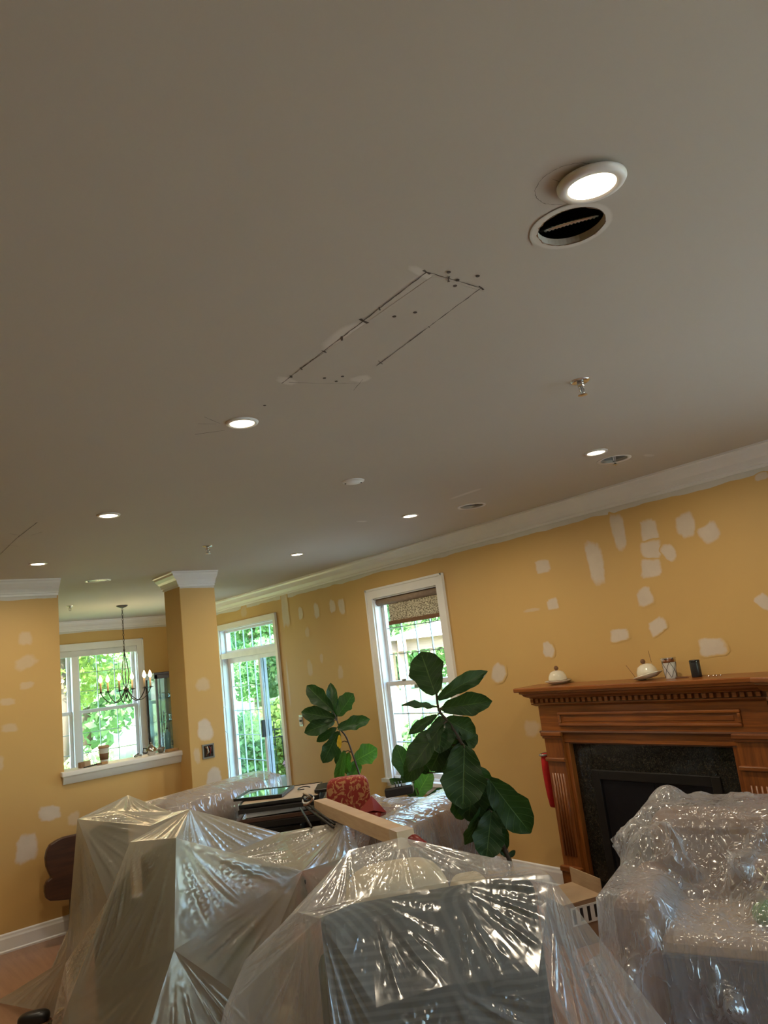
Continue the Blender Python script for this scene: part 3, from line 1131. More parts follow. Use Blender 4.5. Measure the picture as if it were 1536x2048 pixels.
# ------------------------------------------------------------------ recessed lamps
def spot(name, x, y, z, energy, color=(1.0, .84, .62), size=.085):
    ld = bpy.data.lights.new(name, 'AREA')
    ld.shape = 'DISK'
    ld.size = size
    ld.energy = energy
    ld.color = color
    ld.spread = math.radians(170)
    lo = bpy.data.objects.new(name, ld)
    COL.objects.link(lo)
    lo.location = (x, y, z)
    return lo


LAMPS = [(1.313, 2.398, 'between the ceiling cut-out and its pencil scribbles'), (1.328, 4.027, 'between the scribbled lamp and the far left wall'),
         (1.339, 5.634, 'nearest the far left wall'), (3.365, 2.251, 'beside the open ceiling can by the fireplace'),
         (3.365, 3.836, 'beside the round ceiling speaker'), (3.363, 5.371, 'above the window with the woven shade')]
for x, y, where in LAMPS:
    t = thing('recessed_light', 'lit round recessed ceiling lamp ' + where, 'ceiling light', (x, y, H), 0, 'recessed lamps in the ceiling')
    MB().lathe([(.046, -.004), (.050, -.008), (.060, -.006), (.064, .0015), (.046, .0015)], (x, y, H), 40).build('trim_ring', 'white_metal', t, smooth=True)
    MB().lathe([(.0465, -.0045), (.0465, .001)], (x, y, H), 32).build('lens', 'led_lens', t)
    L = spot('lamp_light', x, y, H - .012, LAMP_W)
    L.parent = t
    L.matrix_parent_inverse = t.matrix_basis.inverted()

# the near lamp hangs a little out of the ceiling, tilted
T0 = Matrix.Translation((1.296, .761, H - .010)) @ Matrix.Rotation(math.radians(3), 4, 'X') @ Matrix.Rotation(math.radians(-3), 4, 'Y')
t = thing('recessed_light', 'lit round ceiling lamp hanging loose over a pencilled circle', 'ceiling light', (1.296, .761, H), 0, 'recessed lamps in the ceiling')
MB().lathe([(.050, -.004), (.054, -.008), (.068, -.006), (.073, .001), (.073, .006), (.05, .006)], (0, 0, 0), 48).build('trim_ring', 'white_metal', t, smooth=True, M=T0)
MB().lathe([(.0505, -.0048), (.0505, .003)], (0, 0, 0), 40).build('lens', 'led_lens', t, M=T0)
MB().lathe([(.045, .004), (.045, .02)], (0, 0, 0), 24).build('housing', 'steel_grey', t, M=T0)
L = spot('lamp_light', 1.296, .761, H - .028, LAMP_W * 1.1)
L.parent = t
L.matrix_parent_inverse = t.matrix_basis.inverted()

# open ceiling hole with a flexible conduit, ringed by filler
hx, hy, hr = HOLES[0]
t = thing('ceiling_opening', 'open round hole in the ceiling with a flexible conduit inside', 'ceiling hole', (hx, hy, H))
MB().lathe([(.085, 0), (.15, .02), (.17, .2), (.001, .205)], (hx, hy, H + .016), 32, cap0=False).build('cavity', 'dark_void', t, smooth=True)
n = 48
vs, fs, fd = [], [], []
for k in range(n):
    a = 2 * PI * k / n
    w = 1 + .03 * math.sin(3 * a) + .02 * math.sin(7 * a + 1)
    for r, q in ((hr + .001, 1.), (hr + .012 * w, 1.), (hr + .020 * w, 0.)):
        vs.append((hx + r * math.cos(a), hy + r * math.sin(a), H - .002))
        fd.append(q)
for k in range(n):
    j = (k + 1) % n
    fs += [(3 * k, 3 * j, 3 * j + 1, 3 * k + 1), (3 * k + 1, 3 * j + 1, 3 * j + 2, 3 * k + 2)]
o = MB().add(vs, fs).build('filler_ring', 'ceiling_filler', t)
o.data.attributes.new('fade', 'FLOAT', 'POINT').data.foreach_set('value', fd)
vs, fs = [], []
for k in range(n):
    a = 2 * PI * k / n
    q = random.uniform(-.004, .0035)
    vs += [(hx + (hr + .0005) * math.cos(a), hy + (hr + .0005) * math.sin(a), H - .0026), (hx + (hr + .001 + q) * math.cos(a), hy + (hr + .001 + q) * math.sin(a), H - .0024)]
for k in range(n):
    j = (k + 1) % n
    fs.append((2 * k, 2 * j, 2 * j + 1, 2 * k + 1))
MB().add(vs, fs).build('torn_edge', 'cardboard_dark', t)
pts = [(hx + (.075 - .035 * math.cos((i - 10) / 10 * PI / 2)) * .84 - .54 * (i - 10) * .013, hy + (.075 - .035 * math.cos((i - 10) / 10 * PI / 2)) * .54 + .84 * (i - 10) * .013, H + .046 - .012 * math.cos((i - 10) / 10 * PI / 2)) for i in range(21)]
fine = []
for i in range(60):
    q = i / 59 * 20
    a = int(min(q, 19))
    fine.append(Vector(pts[a]).lerp(Vector(pts[a + 1]), q - a))
MB().tube(fine, [.0080 if i % 2 else .0050 for i in range(60)], 12).build('flexible_conduit', 'chrome', t, smooth=True)

# open can with a sprinkler drop, and the round speaker
hx, hy, hr = HOLES[1]
t = thing('ceiling_can', 'white rimmed open ceiling can with a sprinkler head inside', 'ceiling fixture', (hx, hy, H))
MB().lathe([(hr - .004, .0), (hr + .016, -.003), (hr + .018, .0015), (hr - .004, .002)], (hx, hy, H), 40, cap0=False, cap1=False).build('rim', 'white_metal', t, smooth=True)
MB().lathe([(.088, 0), (.088, .10), (.001, .101)], (hx, hy, H + .016), 32, cap0=False).build('can', 'steel_grey', t, smooth=True)
MB().tube([(hx + .005, hy, H + .1), (hx + .005, hy, H - .012)], .010, 12).build('drop_pipe', 'steel_grey', t, smooth=True)
MB().lathe([(.004, 0), (.016, .002), (.016, .004), (.006, .012), (.006, .03)], (hx + .005, hy, H - .034), 16).build('deflector', 'chrome', t)
for s in (-1, 1):
    MB().tube([(hx + .005 + s * .012, hy, H - .008), (hx + .005 + s * .012, hy, H + .05)], .003, 8).build('bracket', 'white_metal', t)


def speaker(x, y, r, label, hole=False):
    t = thing('ceiling_speaker', label, 'speaker', (x, y, H))
    MB().lathe([(r - .018, -.001), (r - .012, -.006), (r, -.004), (r + .002, .001), (r - .018, .001)], (x, y, H), 40, cap0=False, cap1=False).build('rim', 'white_metal', t, smooth=True)
    z = H + (.016 if hole else -.0012)
    if hole:
        MB().lathe([(r - .012, 0), (r - .02, .05), (.001, .051)], (x, y, H + .012), 32, cap0=False).build('can', 'black_plastic', t, smooth=True)
    MB().lathe([(r - .018, 0), (r - .04, .004 if hole else -.002), (.03, .010 if hole else -.003), (.001, .004 if hole else -.004)], (x, y, z), 32).build('cone', 'black_plastic', t, smooth=True)
    for k in range(3):
        a = k * 2 * PI / 3 + .4
        MB().tube([(x, y, z - .003), (x + (r - .02) * math.cos(a), y + (r - .02) * math.sin(a), z - .002)], .003, 6).build('spoke', 'steel_grey', t)


speaker(3.65, 3.503, .098, 'round grey ceiling speaker without its grille in a white rim', True)
speaker(2.061, 6.614, .108, 'round dark ceiling speaker in a white rim above the pass-through', False)

t = thing('blank_cover', 'small blank white disc with two screws on the ceiling', 'cover plate', (2.328, 3.081, H))
MB().lathe([(.001, -.012), (.045, -.011), (.058, -.007), (.062, 0), (.06, .001)], (2.328, 3.081, H), 36).build('plate', 'white_metal', t, smooth=True)
for s in (-1, 1):
    MB().lathe([(.0045, -.0145), (.0045, -.008)], (2.328 + s * .037, 3.081 - s * .022, H), 10).build('screw', 'black_metal', t)


def sprinkler(x, y, label, s=1.0):
    t = thing('fire_sprinkler', label, 'sprinkler', (x, y, H), 0, 'fire sprinklers in the ceiling')
    MB().lathe([(.012 * s, -.003), (.030 * s, -.006), (.038 * s, -.001), (.038 * s, .001)], (x, y, H), 28).build('escutcheon', 'chrome', t, smooth=True)
    MB().lathe([(.013 * s, 0), (.014 * s, -.02 * s), (.010 * s, -.022 * s)], (x, y, H - .003), 14).build('nipple', 'chrome', t, smooth=True)
    for q in (-1, 1):
        MB().tube([(x + q * .010 * s, y, H - .02 * s), (x + q * .015 * s, y, H - .035 * s), (x + q * .005 * s, y, H - .055 * s)], .0028 * s, 8).build('frame_arm', 'chrome', t, smooth=True)
    MB().tube([(x, y, H - .02 * s), (x, y, H - .052 * s)], .003 * s, 8).build('glass_bulb', 'steel_grey', t)
    MB().lathe([(.004 * s, 0), (.017 * s, -.002), (.018 * s, -.0045), (.006 * s, -.006)], (x, y, H - .053 * s), 18).build('deflector', 'chrome', t)


sprinkler(2.323, 1.567, 'chrome fire sprinkler with a tilted plate beside the ceiling cut-out')
sprinkler(2.350, 4.976, 'small fire sprinkler in front of the column')
sprinkler(2.355, 8.574, 'small fire sprinkler on the dining room ceiling')

# ------------------------------------------------------------------ fireplace
fp = thing('fireplace', 'honey oak fireplace mantel with dentils around dark granite', 'fireplace', (4.25, 2.86, 0))
XF = 4.20     # face of frieze
YL, YR = 3.66, 2.02
MB().box(4.10, WX, 1.98, 3.79, 1.415, 1.445).build('mantel_shelf', 'oak_y', fp, bevel=.006)
prof = [(0, 0), (0.088, 0), (0.088, -.012), (.074, -.018), (.068, -.03), (.05, -.042), (.04, -.046), (0.036, -.052), (0, -.052)]


def mould(name, prof, z, m, ya=YL, yb=1.99, xf=XF):
    n = len(prof)
    vs = [(xf - o, yb, z + h) for o, h in prof] + [(xf - o, ya + o, z + h) for o, h in prof] + [(WX, ya + o, z + h) for o, h in prof]
    fs = []
    for s in (0, n):
        for i in range(n):
            fs.append((s + i, s + (i + 1) % n, s + n + (i + 1) % n, s + n + i))
    fs += [tuple(range(n - 1, -1, -1)), tuple(range(2 * n, 3 * n))]
    return MB().add(vs, fs).build(name, m, fp)


mould('bed_moulding', prof, 1.415, 'oak_y')
mould('dentil_band', [(0, 0), (.022, 0), (.022, -.034), (0, -.034)], 1.363, 'oak_shade')
mould('lower_bead', [(0, 0), (.034, 0), (.034, -.008), (.024, -.014), (.012, -.022), (0, -.022)], 1.329, 'oak_y')
dm = None
k = 0
y = YL + .018
while y > 2.0:
    if dm is None:
        dm = MB().box(-.010, .010, -.0125, .0125, -.013, .013).build('dentil', 'oak_y', fp, local=True)
        d = dm
    else:
        d = dm.copy()
        COL.objects.link(d)
        d.parent = fp
    d.matrix_parent_inverse = fp.matrix_basis.inverted()
    d.location = (XF - .030, y, 1.347)
    y -= .0455
for x in (4.22, 4.265, 4.31, 4.355):
    d = dm.copy()
    COL.objects.link(d)
    d.parent = fp
    d.matrix_parent_inverse = fp.matrix_basis.inverted()
    d.location = (x, YL + .030, 1.347)
    d.rotation_euler = (0, 0, PI / 2)
MB().box(XF, WX, YR, YL, 1.125, 1.312).build('frieze', 'oak_y', fp)
# raised panel frame on the frieze
pf = MB()
ya, yb, za, zb, w = 3.49, 2.18, 1.165, 1.262, .020
pf.box(XF - .014, XF, yb, ya, zb - w, zb).box(XF - .014, XF, yb, ya, za, za + w).box(XF - .014, XF, ya - w, ya, za + w, zb - w).box(XF - .014, XF, yb, yb + w, za + w, zb - w)
pf.build('panel_moulding', 'oak_y', fp, bevel=.006)
MB().box(XF - .004, XF, yb + .045, ya - .045, za + .034, zb - .034).build('raised_panel', 'oak_y', fp, bevel=.003)
mould('frieze_base', [(0, 0), (.010, 0), (.014, -.008), (.010, -.016), (0, -.016)], 1.135, 'oak_shade')
# lintel and inner casing strips
MB().box(XF + .012, WX, 2.24, 3.50, 1.055, 1.125).build('lintel', 'oak_y', fp)
MB().box(XF + .026, WX, 2.24, 3.50, 1.044, 1.056).build('lintel_bead', 'oak_shade', fp)
for a, b in ((3.455, 3.50), (2.235, 2.28)):
    MB().box(XF + .02, WX, a, b, 0, 1.05).build('inner_jamb', 'oak_z', fp, bevel=.003)
for a, b in ((3.49, 3.645), (2.045, 2.24)):
    pl = MB().box(XF - .004, WX, a, b, 0, 1.125).build('pilaster', 'oak_z', fp)
    c = (a + b) / 2
    hw = (b - a) / 2
    MB().box(XF - .030, XF, a - .012, b + .012, 1.098, 1.128).build('capital', 'oak_y', pl, bevel=.006)
    MB().box(XF - .020, XF, a - .006, b + .006, 1.082, 1.098).build('capital_neck', 'oak_y', pl, bevel=.004)
    MB().box(XF - .022, XF, a - .007, b + .007, .925, .952).build('block_moulding', 'oak_y', pl, bevel=.007)
    MB().box(XF - .026, WX, a - .008, b + .008, .0, .20).build('plinth', 'oak_z', pl, bevel=.003)
    MB().box(XF - .038, XF, a - .014, b + .014, .198, .235).build('plinth_moulding', 'oak_y', pl, bevel=.009)
    for i in range(5):      # reeds standing between the flutes
        u = c + (i - 2) * hw * .30
        MB().tube([(XF - .004, u, .30), (XF - .004, u, .845)], .0085, 8).build('reed', 'oak_z', pl, smooth=True)
# granite surround, tiles with thin joints, and the firebox
XG = 4.262
for a, b, c, d in ((3.31, 3.455, .55, 1.044), (3.31, 3.455, 0, .548), (2.28, 2.425, .55, 1.044), (2.28, 2.425, 0, .548),
                   (2.427, 2.867, .855, 1.044), (2.869, 3.308, .855, 1.044)):
    MB().box(XG, WX, a, b, c, d).build('granite_slab', 'granite', fp, bevel=.0015)
fb = MB().box(XG + .035, WX + .0, 2.427, 3.308, .02, .853).build('firebox', 'black_metal', fp)
fr = MB()
fr.box(XG - .012, XG + .03, 2.41, 2.47, .05, .87).box(XG - .012, XG + .03, 3.265, 3.325, .05, .87).box(XG - .012, XG + .03, 2.47, 3.265, .81, .87).box(XG - .012, XG + .03, 2.47, 3.265, .05, .10)
fr.build('door_frame', 'black_metal', fp, bevel=.004)
for a, b in ((2.472, 2.866), (2.870, 3.263)):
    MB().box(XG + .004, XG + .012, a, b, .10, .81).build('glass_door', 'black_gloss', fp)
MB().box(3.93, 4.262, 2.0, 3.68, 0, .025).build('hearth_slab', 'granite', fp)

# the angled oak cabinet wing next to the mantel
wg = thing('oak_cabinet', 'honey oak angled cabinet side joining the mantel', 'cabinet', (4.0, 1.75, 0))
A = Vector((4.165, 1.975, 0))
D = Vector((-.35, -.94, 0)).normalized()
N = Vector((-.94, .35, 0)).normalized()
MW = Matrix(((D.x, N.x, 0, A.x), (D.y, N.y, 0, A.y), (0, 0, 1, 0), (0, 0, 0, 1)))
MB().box(0, .40, -.22, 0, 0, 1.415).build('body', 'oak_z', wg, M=MW)
MB().box(-.02, .42, -.22, .10, 1.415, 1.445).build('top_shelf', 'oak_y', wg, M=MW, bevel=.006)
MB().prism([(0, 0), (0.080, 0), (0.080, -.012), (.066, -.02), (.045, -.042), (.034, -.052), (0, -.052)], (-.02, 0, 1.415), (.41, 0, 1.415), (0, 1, 0), (0, 0, 1)).build('bed_moulding', 'oak_y', wg, M=MW)
MB().box(-.01, .40, 0, .020, 1.329, 1.363).build('dentil_band', 'oak_shade', wg, M=MW)
for i in range(8):
    MB().box(.01 + i * .0455, .035 + i * .0455, .018, .034, 1.334, 1.360).build('dentil', 'oak_y', wg, M=MW)
MB().box(-.01, .40, 0, .03, 1.308, 1.329).build('lower_bead', 'oak_y', wg, M=MW, bevel=.005)

# ------------------------------------------------------------------ things on the mantel
ZM = 1.445


def dish(x, y, R, label, wires):
    t = thing('ceramic_dome_dish', label, 'dish', (x, y, ZM), 0, 'cream dome dishes on the mantel')
    T = Matrix.Translation((x, y, ZM)) @ R @ Matrix.Scale(1.14, 4)
    MB().lathe([(.001, .004), (.045, .004), (.082, .020), (.084, .025), (.05, .014), (.001, .012)], (0, 0, 0), 32).build('saucer', 'cream_ceramic', t, smooth=True, M=T)
    MB().lathe([(.050, .018), (.056, .022), (.058, .034), (.054, .052), (.042, .074), (.022, .084), (.001, .086)], (0, 0, 0), 32).build('dome', 'cream_ceramic', t, smooth=True, M=T)
    MB().lathe([(.058, .018), (.0595, .022), (.058, .026)], (0, 0, 0), 32).build('dark_band', 'kraft', t, smooth=True, M=T)
    MB().lathe([(.006, .082), (.008, .088), (.014, .096), (.013, .106), (.006, .113), (.001, .114)], (0, 0, 0), 16).build('knob', 'kraft', t, smooth=True, M=T)
    if wires:
        MB().tube([(-.02, .07, .03), (-.02, .085, .07), (-.02, .10, .11)], .0015, 6).build('wire', 'kraft', t, M=T)
        MB().tube([(.0, -.05, .08), (.0, -.055, .12), (0, -.058, .145)], .0015, 6).build('wire', 'kraft', t, M=T)


dish(4.30, 3.525, Matrix.Identity(4), 'cream ceramic dome dish standing level at the end of the mantel', False)
dish(4.27, 2.765, Matrix.Translation((0, 0, .005)) @ Matrix.Rotation(math.radians(-13), 4, 'X'), 'cream ceramic dome dish tipped on its saucer beside the latticed cup', True)
t = thing('latticed_cup', 'silver and white paper cup with dark crossing lines on the mantel', 'cup', (4.27, 2.61, ZM))
CUP = [(.001, 0), (.032, .0), (.034, .004), (.043, .118), (.045, .122), (.041, .120), (.031, .006), (.001, .005)]
MB().lathe(CUP, (4.27, 2.61, ZM), 28).build('cup_body', 'paper_white', t, smooth=True)
MB().lathe([(.0434, .10), (.0456, .122), (.0475, .126), (.047, .128), (.001, .128)], (4.27, 2.61, ZM), 28).build('lid', 'chrome', t, smooth=True)
for i in range(5):
    for s in (-1, 1):
        pts = []
        for q in range(9):
            z = .008 + .092 * q / 8
            a = i * 2 * PI / 5 + s * q / 8 * PI / 2.6
            r = .0342 + (.0432 - .0342) * z / .118 + .0006
            pts.append((4.27 + r * math.cos(a), 2.61 + r * math.sin(a), ZM + z))
        MB().tube(pts, .0012, 5).build('lattice_line', 'black_plastic', t)
t = thing('cylinder_speaker', 'black cylinder standing on the mantel beside the latticed cup', 'canister', (4.28, 2.445, ZM))
MB().lathe([(.001, 0), (.028, 0), (.030, .004), (.030, .098), (.028, .102), (.001, .102)], (4.28, 2.445, ZM), 24).build('case', 'black_plastic', t, smooth=True)
MB().lathe([(.0305, .090), (.031, .092), (.031, .096), (.0305, .098)], (4.28, 2.445, ZM), 24).build('ring', 'black_gloss', t)
tag(MB().tube([(4.26, 2.575, ZM + .004), (4.25, 2.485, ZM + .004)], .0035, 6).build('pencil', 'kraft'), 'thin dark pencil lying on the mantel', 'pencil')
for i, y in enumerate((2.36, 2.335, 2.31, 2.29)):
    tag(MB().lathe([(.001, 0), (.006, 0), (.007, .004), (.004, .008), (.001, .008)], (4.26 + .01 * (i % 2), y, ZM), 8).build('metal_nut', 'chrome'), 'tiny metal nut lying on the mantel past the black cylinder', 'nut', 'nuts on the mantel')

# red stocking-like cloth hanging at the side of the mantel
rs = thing('red_case', 'red felt case hanging at the side of the fireplace', 'case', (4.30, 3.70, .58))
mb = MB()
prof2 = [(0.0, .96, .028), (0.0, .93, .050), (0.002, .85, .055), (.004, .75, .05), (.006, .66, .040), (.008, .60, .025), (.010, .585, .006)]
vs, fs = [], []
for i, (dx, z, w) in enumerate(prof2):
    for k in range(12):
        a = 2 * PI * k / 12
        vs.append((4.285 + w * math.cos(a) * 1.1, 3.705 + .035 * math.sin(a) + dx * .2 + .02, z))
for i in range(len(prof2) - 1):
    for k in range(12):
        fs.append((i * 12 + k, i * 12 + (k + 1) % 12, (i + 1) * 12 + (k + 1) % 12, (i + 1) * 12 + k))
fs += [tuple(range(11, -1, -1)), tuple(range((len(prof2) - 1) * 12, len(prof2) * 12))]
mb.add(vs, fs).build('felt_body', 'red_felt', rs, smooth=True)
MB().tube([(4.285 + .06 * math.cos(a * PI / 8), 3.725 + .038 * math.sin(a * PI / 8), .955) for a in range(16)], .008, 8, closed=True).build('rim', 'steel_grey', rs, smooth=True)

# ------------------------------------------------------------------ outlets
t = thing('open_wall_box', 'open electrical box with bare wires on the column', 'outlet box', (2.825, 6.27, 1.16))
bx = MB()
for (a, b, c, d) in ((2.77, 2.88, 1.10, 1.112), (2.77, 2.88, 1.208, 1.22), (2.77, 2.782, 1.112, 1.208), (2.868, 2.88, 1.112, 1.208)):
    bx.box(a, b, 6.262, 6.272, c, d)
bx.build('rim', 'steel_grey', t)
MB().box(2.782, 2.868, 6.2665, 6.2695, 1.112, 1.208).build('void', 'dark_void', t)
for i in range(4):
    x = 2.80 + .016 * i
    MB().tube([(x, 6.266, 1.12 + .02 * (i % 2)), (x + .01, 6.258, 1.15), (x + .012 - .01 * (i % 2), 6.256, 1.18), (x, 6.264, 1.20)], .0045, 6).build('wire', ('kraft', 'paper_white', 'red_leather', 'black_plastic')[i], t, smooth=True)
t = thing('outlet_box', 'uncovered light switch on the wall right of the patio door', 'outlet', (WX, 7.27, 1.19))
MB().box(WX - .006, WX + .002, 7.235, 7.31, 1.13, 1.25).build('box', 'steel_grey', t)
MB().box(WX - .018, WX - .004, 7.25, 7.295, 1.15, 1.18).build('device', 'paper_white', t)
MB().box(WX - .018, WX - .004, 7.25, 7.295, 1.20, 1.23).build('device', 'paper_white', t)
MB().box(WX - .022, WX - .006, 7.262, 7.283, 1.178, 1.202).build('wire_gap', 'black_plastic', t)

# ------------------------------------------------------------------ chandelier in the dining room
CX, CY = 3.012, 8.816
t = thing('chandelier', 'black iron chandelier with six lit candle bulbs', 'chandelier', (CX, CY, H))
MB().lathe([(.001, -.030), (.02, -.030), (.055, -.016), (.066, -.006), (.066, .001)], (CX, CY, H), 28).build('canopy', 'black_metal', t, smooth=True)
zc = H - .03
i = 0
while zc > 2.20:
    a = (i % 2) * PI / 2
    pts = [(CX + .008 * math.cos(q * PI / 5) * math.cos(a), CY + .008 * math.cos(q * PI / 5) * math.sin(a), zc - .018 + .018 * math.sin(q * PI / 5)) for q in range(10)]
    MB().tube(pts, .0028, 5, closed=True).build('chain_link', 'black_metal', t, smooth=True)
    zc -= .030
    i += 1
MB().tube([(CX, CY, 2.22), (CX, CY, 1.72)], .006, 8).build('stem', 'black_metal', t)
for k in range(4):
    a = k * PI / 2 + .5
    MB().tube([(CX, CY, 2.20), (CX + .035 * math.cos(a), CY + .035 * math.sin(a), 2.05), (CX + .055 * math.cos(a), CY + .055 * math.sin(a), 1.93), (CX + .035 * math.cos(a), CY + .035 * math.sin(a), 1.82), (CX, CY, 1.76)], .004, 6).build('cage_rod', 'black_metal', t, smooth=True)
MB().lathe([(.001, -.03), (.012, -.02), (.03, -.005), (.034, .01), (.02, .024), (.006, .03)], (CX, CY, 1.75), 20).build('hub', 'black_metal', t, smooth=True)
MB().lathe([(.001, -.05), (.008, -.045), (.010, -.02), (.006, 0)], (CX, CY, 1.70), 12).build('bottom_finial', 'black_metal', t, smooth=True)
RA = .285
for k in range(6):
    a = k * PI / 3 - .06
    c, s = math.cos(a), math.sin(a)
    pts = []
    for q in range(13):
        u = q / 12
        r = .02 + (RA - .02) * (1 - math.cos(u * PI / 1.0)) / 2 if False else .02 + (RA - .02) * u
        z = 1.745 - .125 * math.sin(PI * u) ** 0.8 if 0 < u < 1 else 1.745
        pts.append((CX + r * c, CY + r * s, z))
    ar = MB().tube(pts, .0055, 7).build('arm', 'black_metal', t, smooth=True)
    px, py = CX + RA * c, CY + RA * s
    MB().lathe([(.008, -.006), (.032, 0), (.034, .005), (.012, .006), (.012, .014)], (px, py, 1.75), 18).build('drip_pan', 'black_metal', ar, smooth=True)
    MB().tube([(px, py, 1.76), (px, py, 1.865)], .011, 12).build('candle_sleeve', 'candle', ar, smooth=True)
    MB().lathe([(.006, 0), (.018, .012), (.022, .028), (.016, .052), (.005, .078), (.001, .084)], (px, py, 1.865), 14).build('bulb', 'candle_bulb', ar, smooth=True)
    pl = bpy.data.lights.new('bulb_light', 'POINT')
    pl.energy = CANDLE_W
    pl.color = (1.0, .70, .38)
    pl.shadow_soft_size = .03
    po = bpy.data.objects.new('bulb_light', pl)
    COL.objects.link(po)
    po.location = (px, py, 1.985)
    po.parent = t
    po.matrix_parent_inverse = t.matrix_basis.inverted()

# ------------------------------------------------------------------ curio cabinet in the dining corner
x0, x1, y0, y1, zt = 3.86, 4.33, 10.12, 10.52, 1.89
cb = thing('curio_cabinet', 'tall dark framed glass curio cabinet in the dining corner', 'cabinet', (4.1, 10.35, 0))
for x in (x0, x1 - .03):
    for y in (y0, y1 - .03):
        MB().box(x, x + .03, y, y + .03, 0, zt).build('post', 'dark_wood', cb)
MB().box(x0 - .02, x1 + .02, y0 - .02, y1 + .02, zt, zt + .035).build('top', 'dark_wood', cb, bevel=.006)
MB().box(x0, x1, y0, y1, zt - .05, zt).build('top_rail', 'dark_wood', cb)
MB().box(x0, x1, y0, y1, 0, .16).build('base', 'dark_wood', cb)
MB().box(x0 + .03, x1 - .03, y1 - .012, y1 - .008, .16, zt - .05).build('mirror_back', 'chrome', cb)
MB().box(x0 + .03, x1 - .03, y0 + .008, y0 + .014, .16, zt - .05).build('glass_door', 'cabinet_glass', cb)
MB().box(x0 + .008, x0 + .014, y0 + .03, y1 - .03, .16, zt - .05).build('side_glass', 'cabinet_glass', cb)
for z in (.55, .93, 1.24, 1.56):
    MB().box(x0 + .02, x1 - .02, y0 + .02, y1 - .02, z, z + .012).build('shelf', 'cabinet_glass' if z > 1 else 'dark_wood', cb)
for k, (x, z, h, m) in enumerate([(3.95, 1.572, .05, 'black_gloss'), (4.04, 1.572, .06, 'black_gloss'), (4.13, 1.572, .05, 'chrome'), (3.95, 1.252, .08, 'chrome'), (4.03, 1.252, .09, 'kraft'), (4.12, 1.252, .09, 'chrome'), (3.97, .942, .10, 'steel_grey'), (4.08, .942, .12, 'dark_wood')]):
    tag(MB().lathe([(.001, 0), (.022, 0), (.025, .01), (.012, h * .45), (.028, h * .75), (.024, h), (.001, h)], (x, 10.30, z), 14).build('glass_figurine', m, smooth=True),
        'small ornament inside the glass curio cabinet', 'ornament', 'ornaments in the curio cabinet')

# ------------------------------------------------------------------ things on the pass-through ledge
ZS = 1.190
YS = 6.53
t = thing('coffee_cup', 'white paper coffee cup with brown sleeve on the ledge', 'cup', (2.02, YS, ZS))
MB().lathe([(.001, 0), (.029, 0), (.030, .004), (.041, .130), (.043, .133), (.040, .131), (.028, .005), (.001, .004)], (2.02, YS, ZS), 28).build('cup_body', 'paper_white', t, smooth=True)
MB().lathe([(.0335, .035), (.0342, .035), (.0385, .085), (.0376, .085)], (2.02, YS, ZS), 28).build('sleeve', 'kraft', t, smooth=True)
MB().lathe([(.0425, .126), (.0455, .130), (.0445, .140), (.038, .146), (.001, .146)], (2.02, YS, ZS), 28).build('lid', 'cardboard', t, smooth=True)
tag(MB().obox((1.835, YS, ZS + .022), (.035, .04, .044), .2).build('wood_block', 'cardboard_dark', bevel=.002), 'small brown wooden block on the ledge', 'block')
tag(MB().obox((1.885, YS + .02, ZS + .023), (.05, .05, .046), -.1).build('beige_block', 'tan_board', bevel=.004), 'small beige box on the ledge beside the brown block', 'box')
t = thing('paint_brush', 'paint brush with yellow handle lying on the ledge', 'brush', (1.92, YS - .03, ZS))
MB().tube([(1.83, YS - .075, ZS + .006), (1.90, YS - .07, ZS + .010), (1.935, YS - .068, ZS + .012)], [.004, .006, .007], 8).build('handle', 'black_plastic', t, smooth=True)
MB().obox((1.955, YS - .066, ZS + .012), (.04, .022, .016)).build('ferrule', 'kraft', t)
MB().obox((2.0, YS - .064, ZS + .013), (.05, .026, .020), .05).build('bristles', 'wood_light', t, bevel=.004)
t = thing('silver_teapot', 'small silver teapot with a knob lid on the ledge', 'teapot', (2.42, YS, ZS))
MB().lathe([(.001, 0), (.028, 0), (.03, .006), (.042, .025), (.046, .045), (.036, .066), (.022, .074), (.020, .080), (.010, .088), (.001, .09)], (2.42, YS, ZS), 24).build('pot_body', 'chrome', t, smooth=True)
MB().lathe([(.004, 0), (.009, .01), (.006, .02), (.001, .022)], (2.42, YS, ZS + .088), 10).build('lid_knob', 'chrome', t, smooth=True)
MB().tube([(2.455, YS, ZS + .03), (2.485, YS, ZS + .045), (2.50, YS, ZS + .075)], [.010, .008, .005], 8).build('spout', 'chrome', t, smooth=True)
MB().tube([(2.38, YS, ZS + .06), (2.35, YS, ZS + .065), (2.345, YS, ZS + .03), (2.378, YS, ZS + .022)], .005, 8).build('handle', 'black_metal', t, smooth=True)
t = thing('small_clamp', 'dark spring clamp lying on the ledge', 'clamp', (2.31, YS, ZS))
MB().tube([(2.28, YS, ZS + .012), (2.31, YS + .01, ZS + .018), (2.335, YS, ZS + .012)], .009, 8).build('jaw', 'steel_grey', t, smooth=True)
MB().tube([(2.28, YS + .03, ZS + .008), (2.31, YS + .012, ZS + .03), (2.325, YS + .03, ZS + .010)], .007, 8).build('grip', 'black_plastic', t, smooth=True)
t = thing('silver_creamer', 'low silver bowl beside the teapot on the ledge', 'bowl', (2.50, YS + .03, ZS))
MB().lathe([(.001, 0), (.02, 0), (.022, .006), (.034, .028), (.038, .044), (.035, .044), (.02, .01), (.001, .008)], (2.525, YS + .055, ZS), 20).build('bowl', 'steel_grey', t, smooth=True)
tag(MB().obox((2.60, YS, ZS + .012), (.10, .06, .022), .15).build('sanding_block', 'wood_light', bevel=.003), 'flat light wooden sanding block at the ledge end', 'block')
t = thing('blue_bottle', 'blue glass bottle with black stopper behind the ledge', 'bottle', (2.60, YS + .07, ZS))
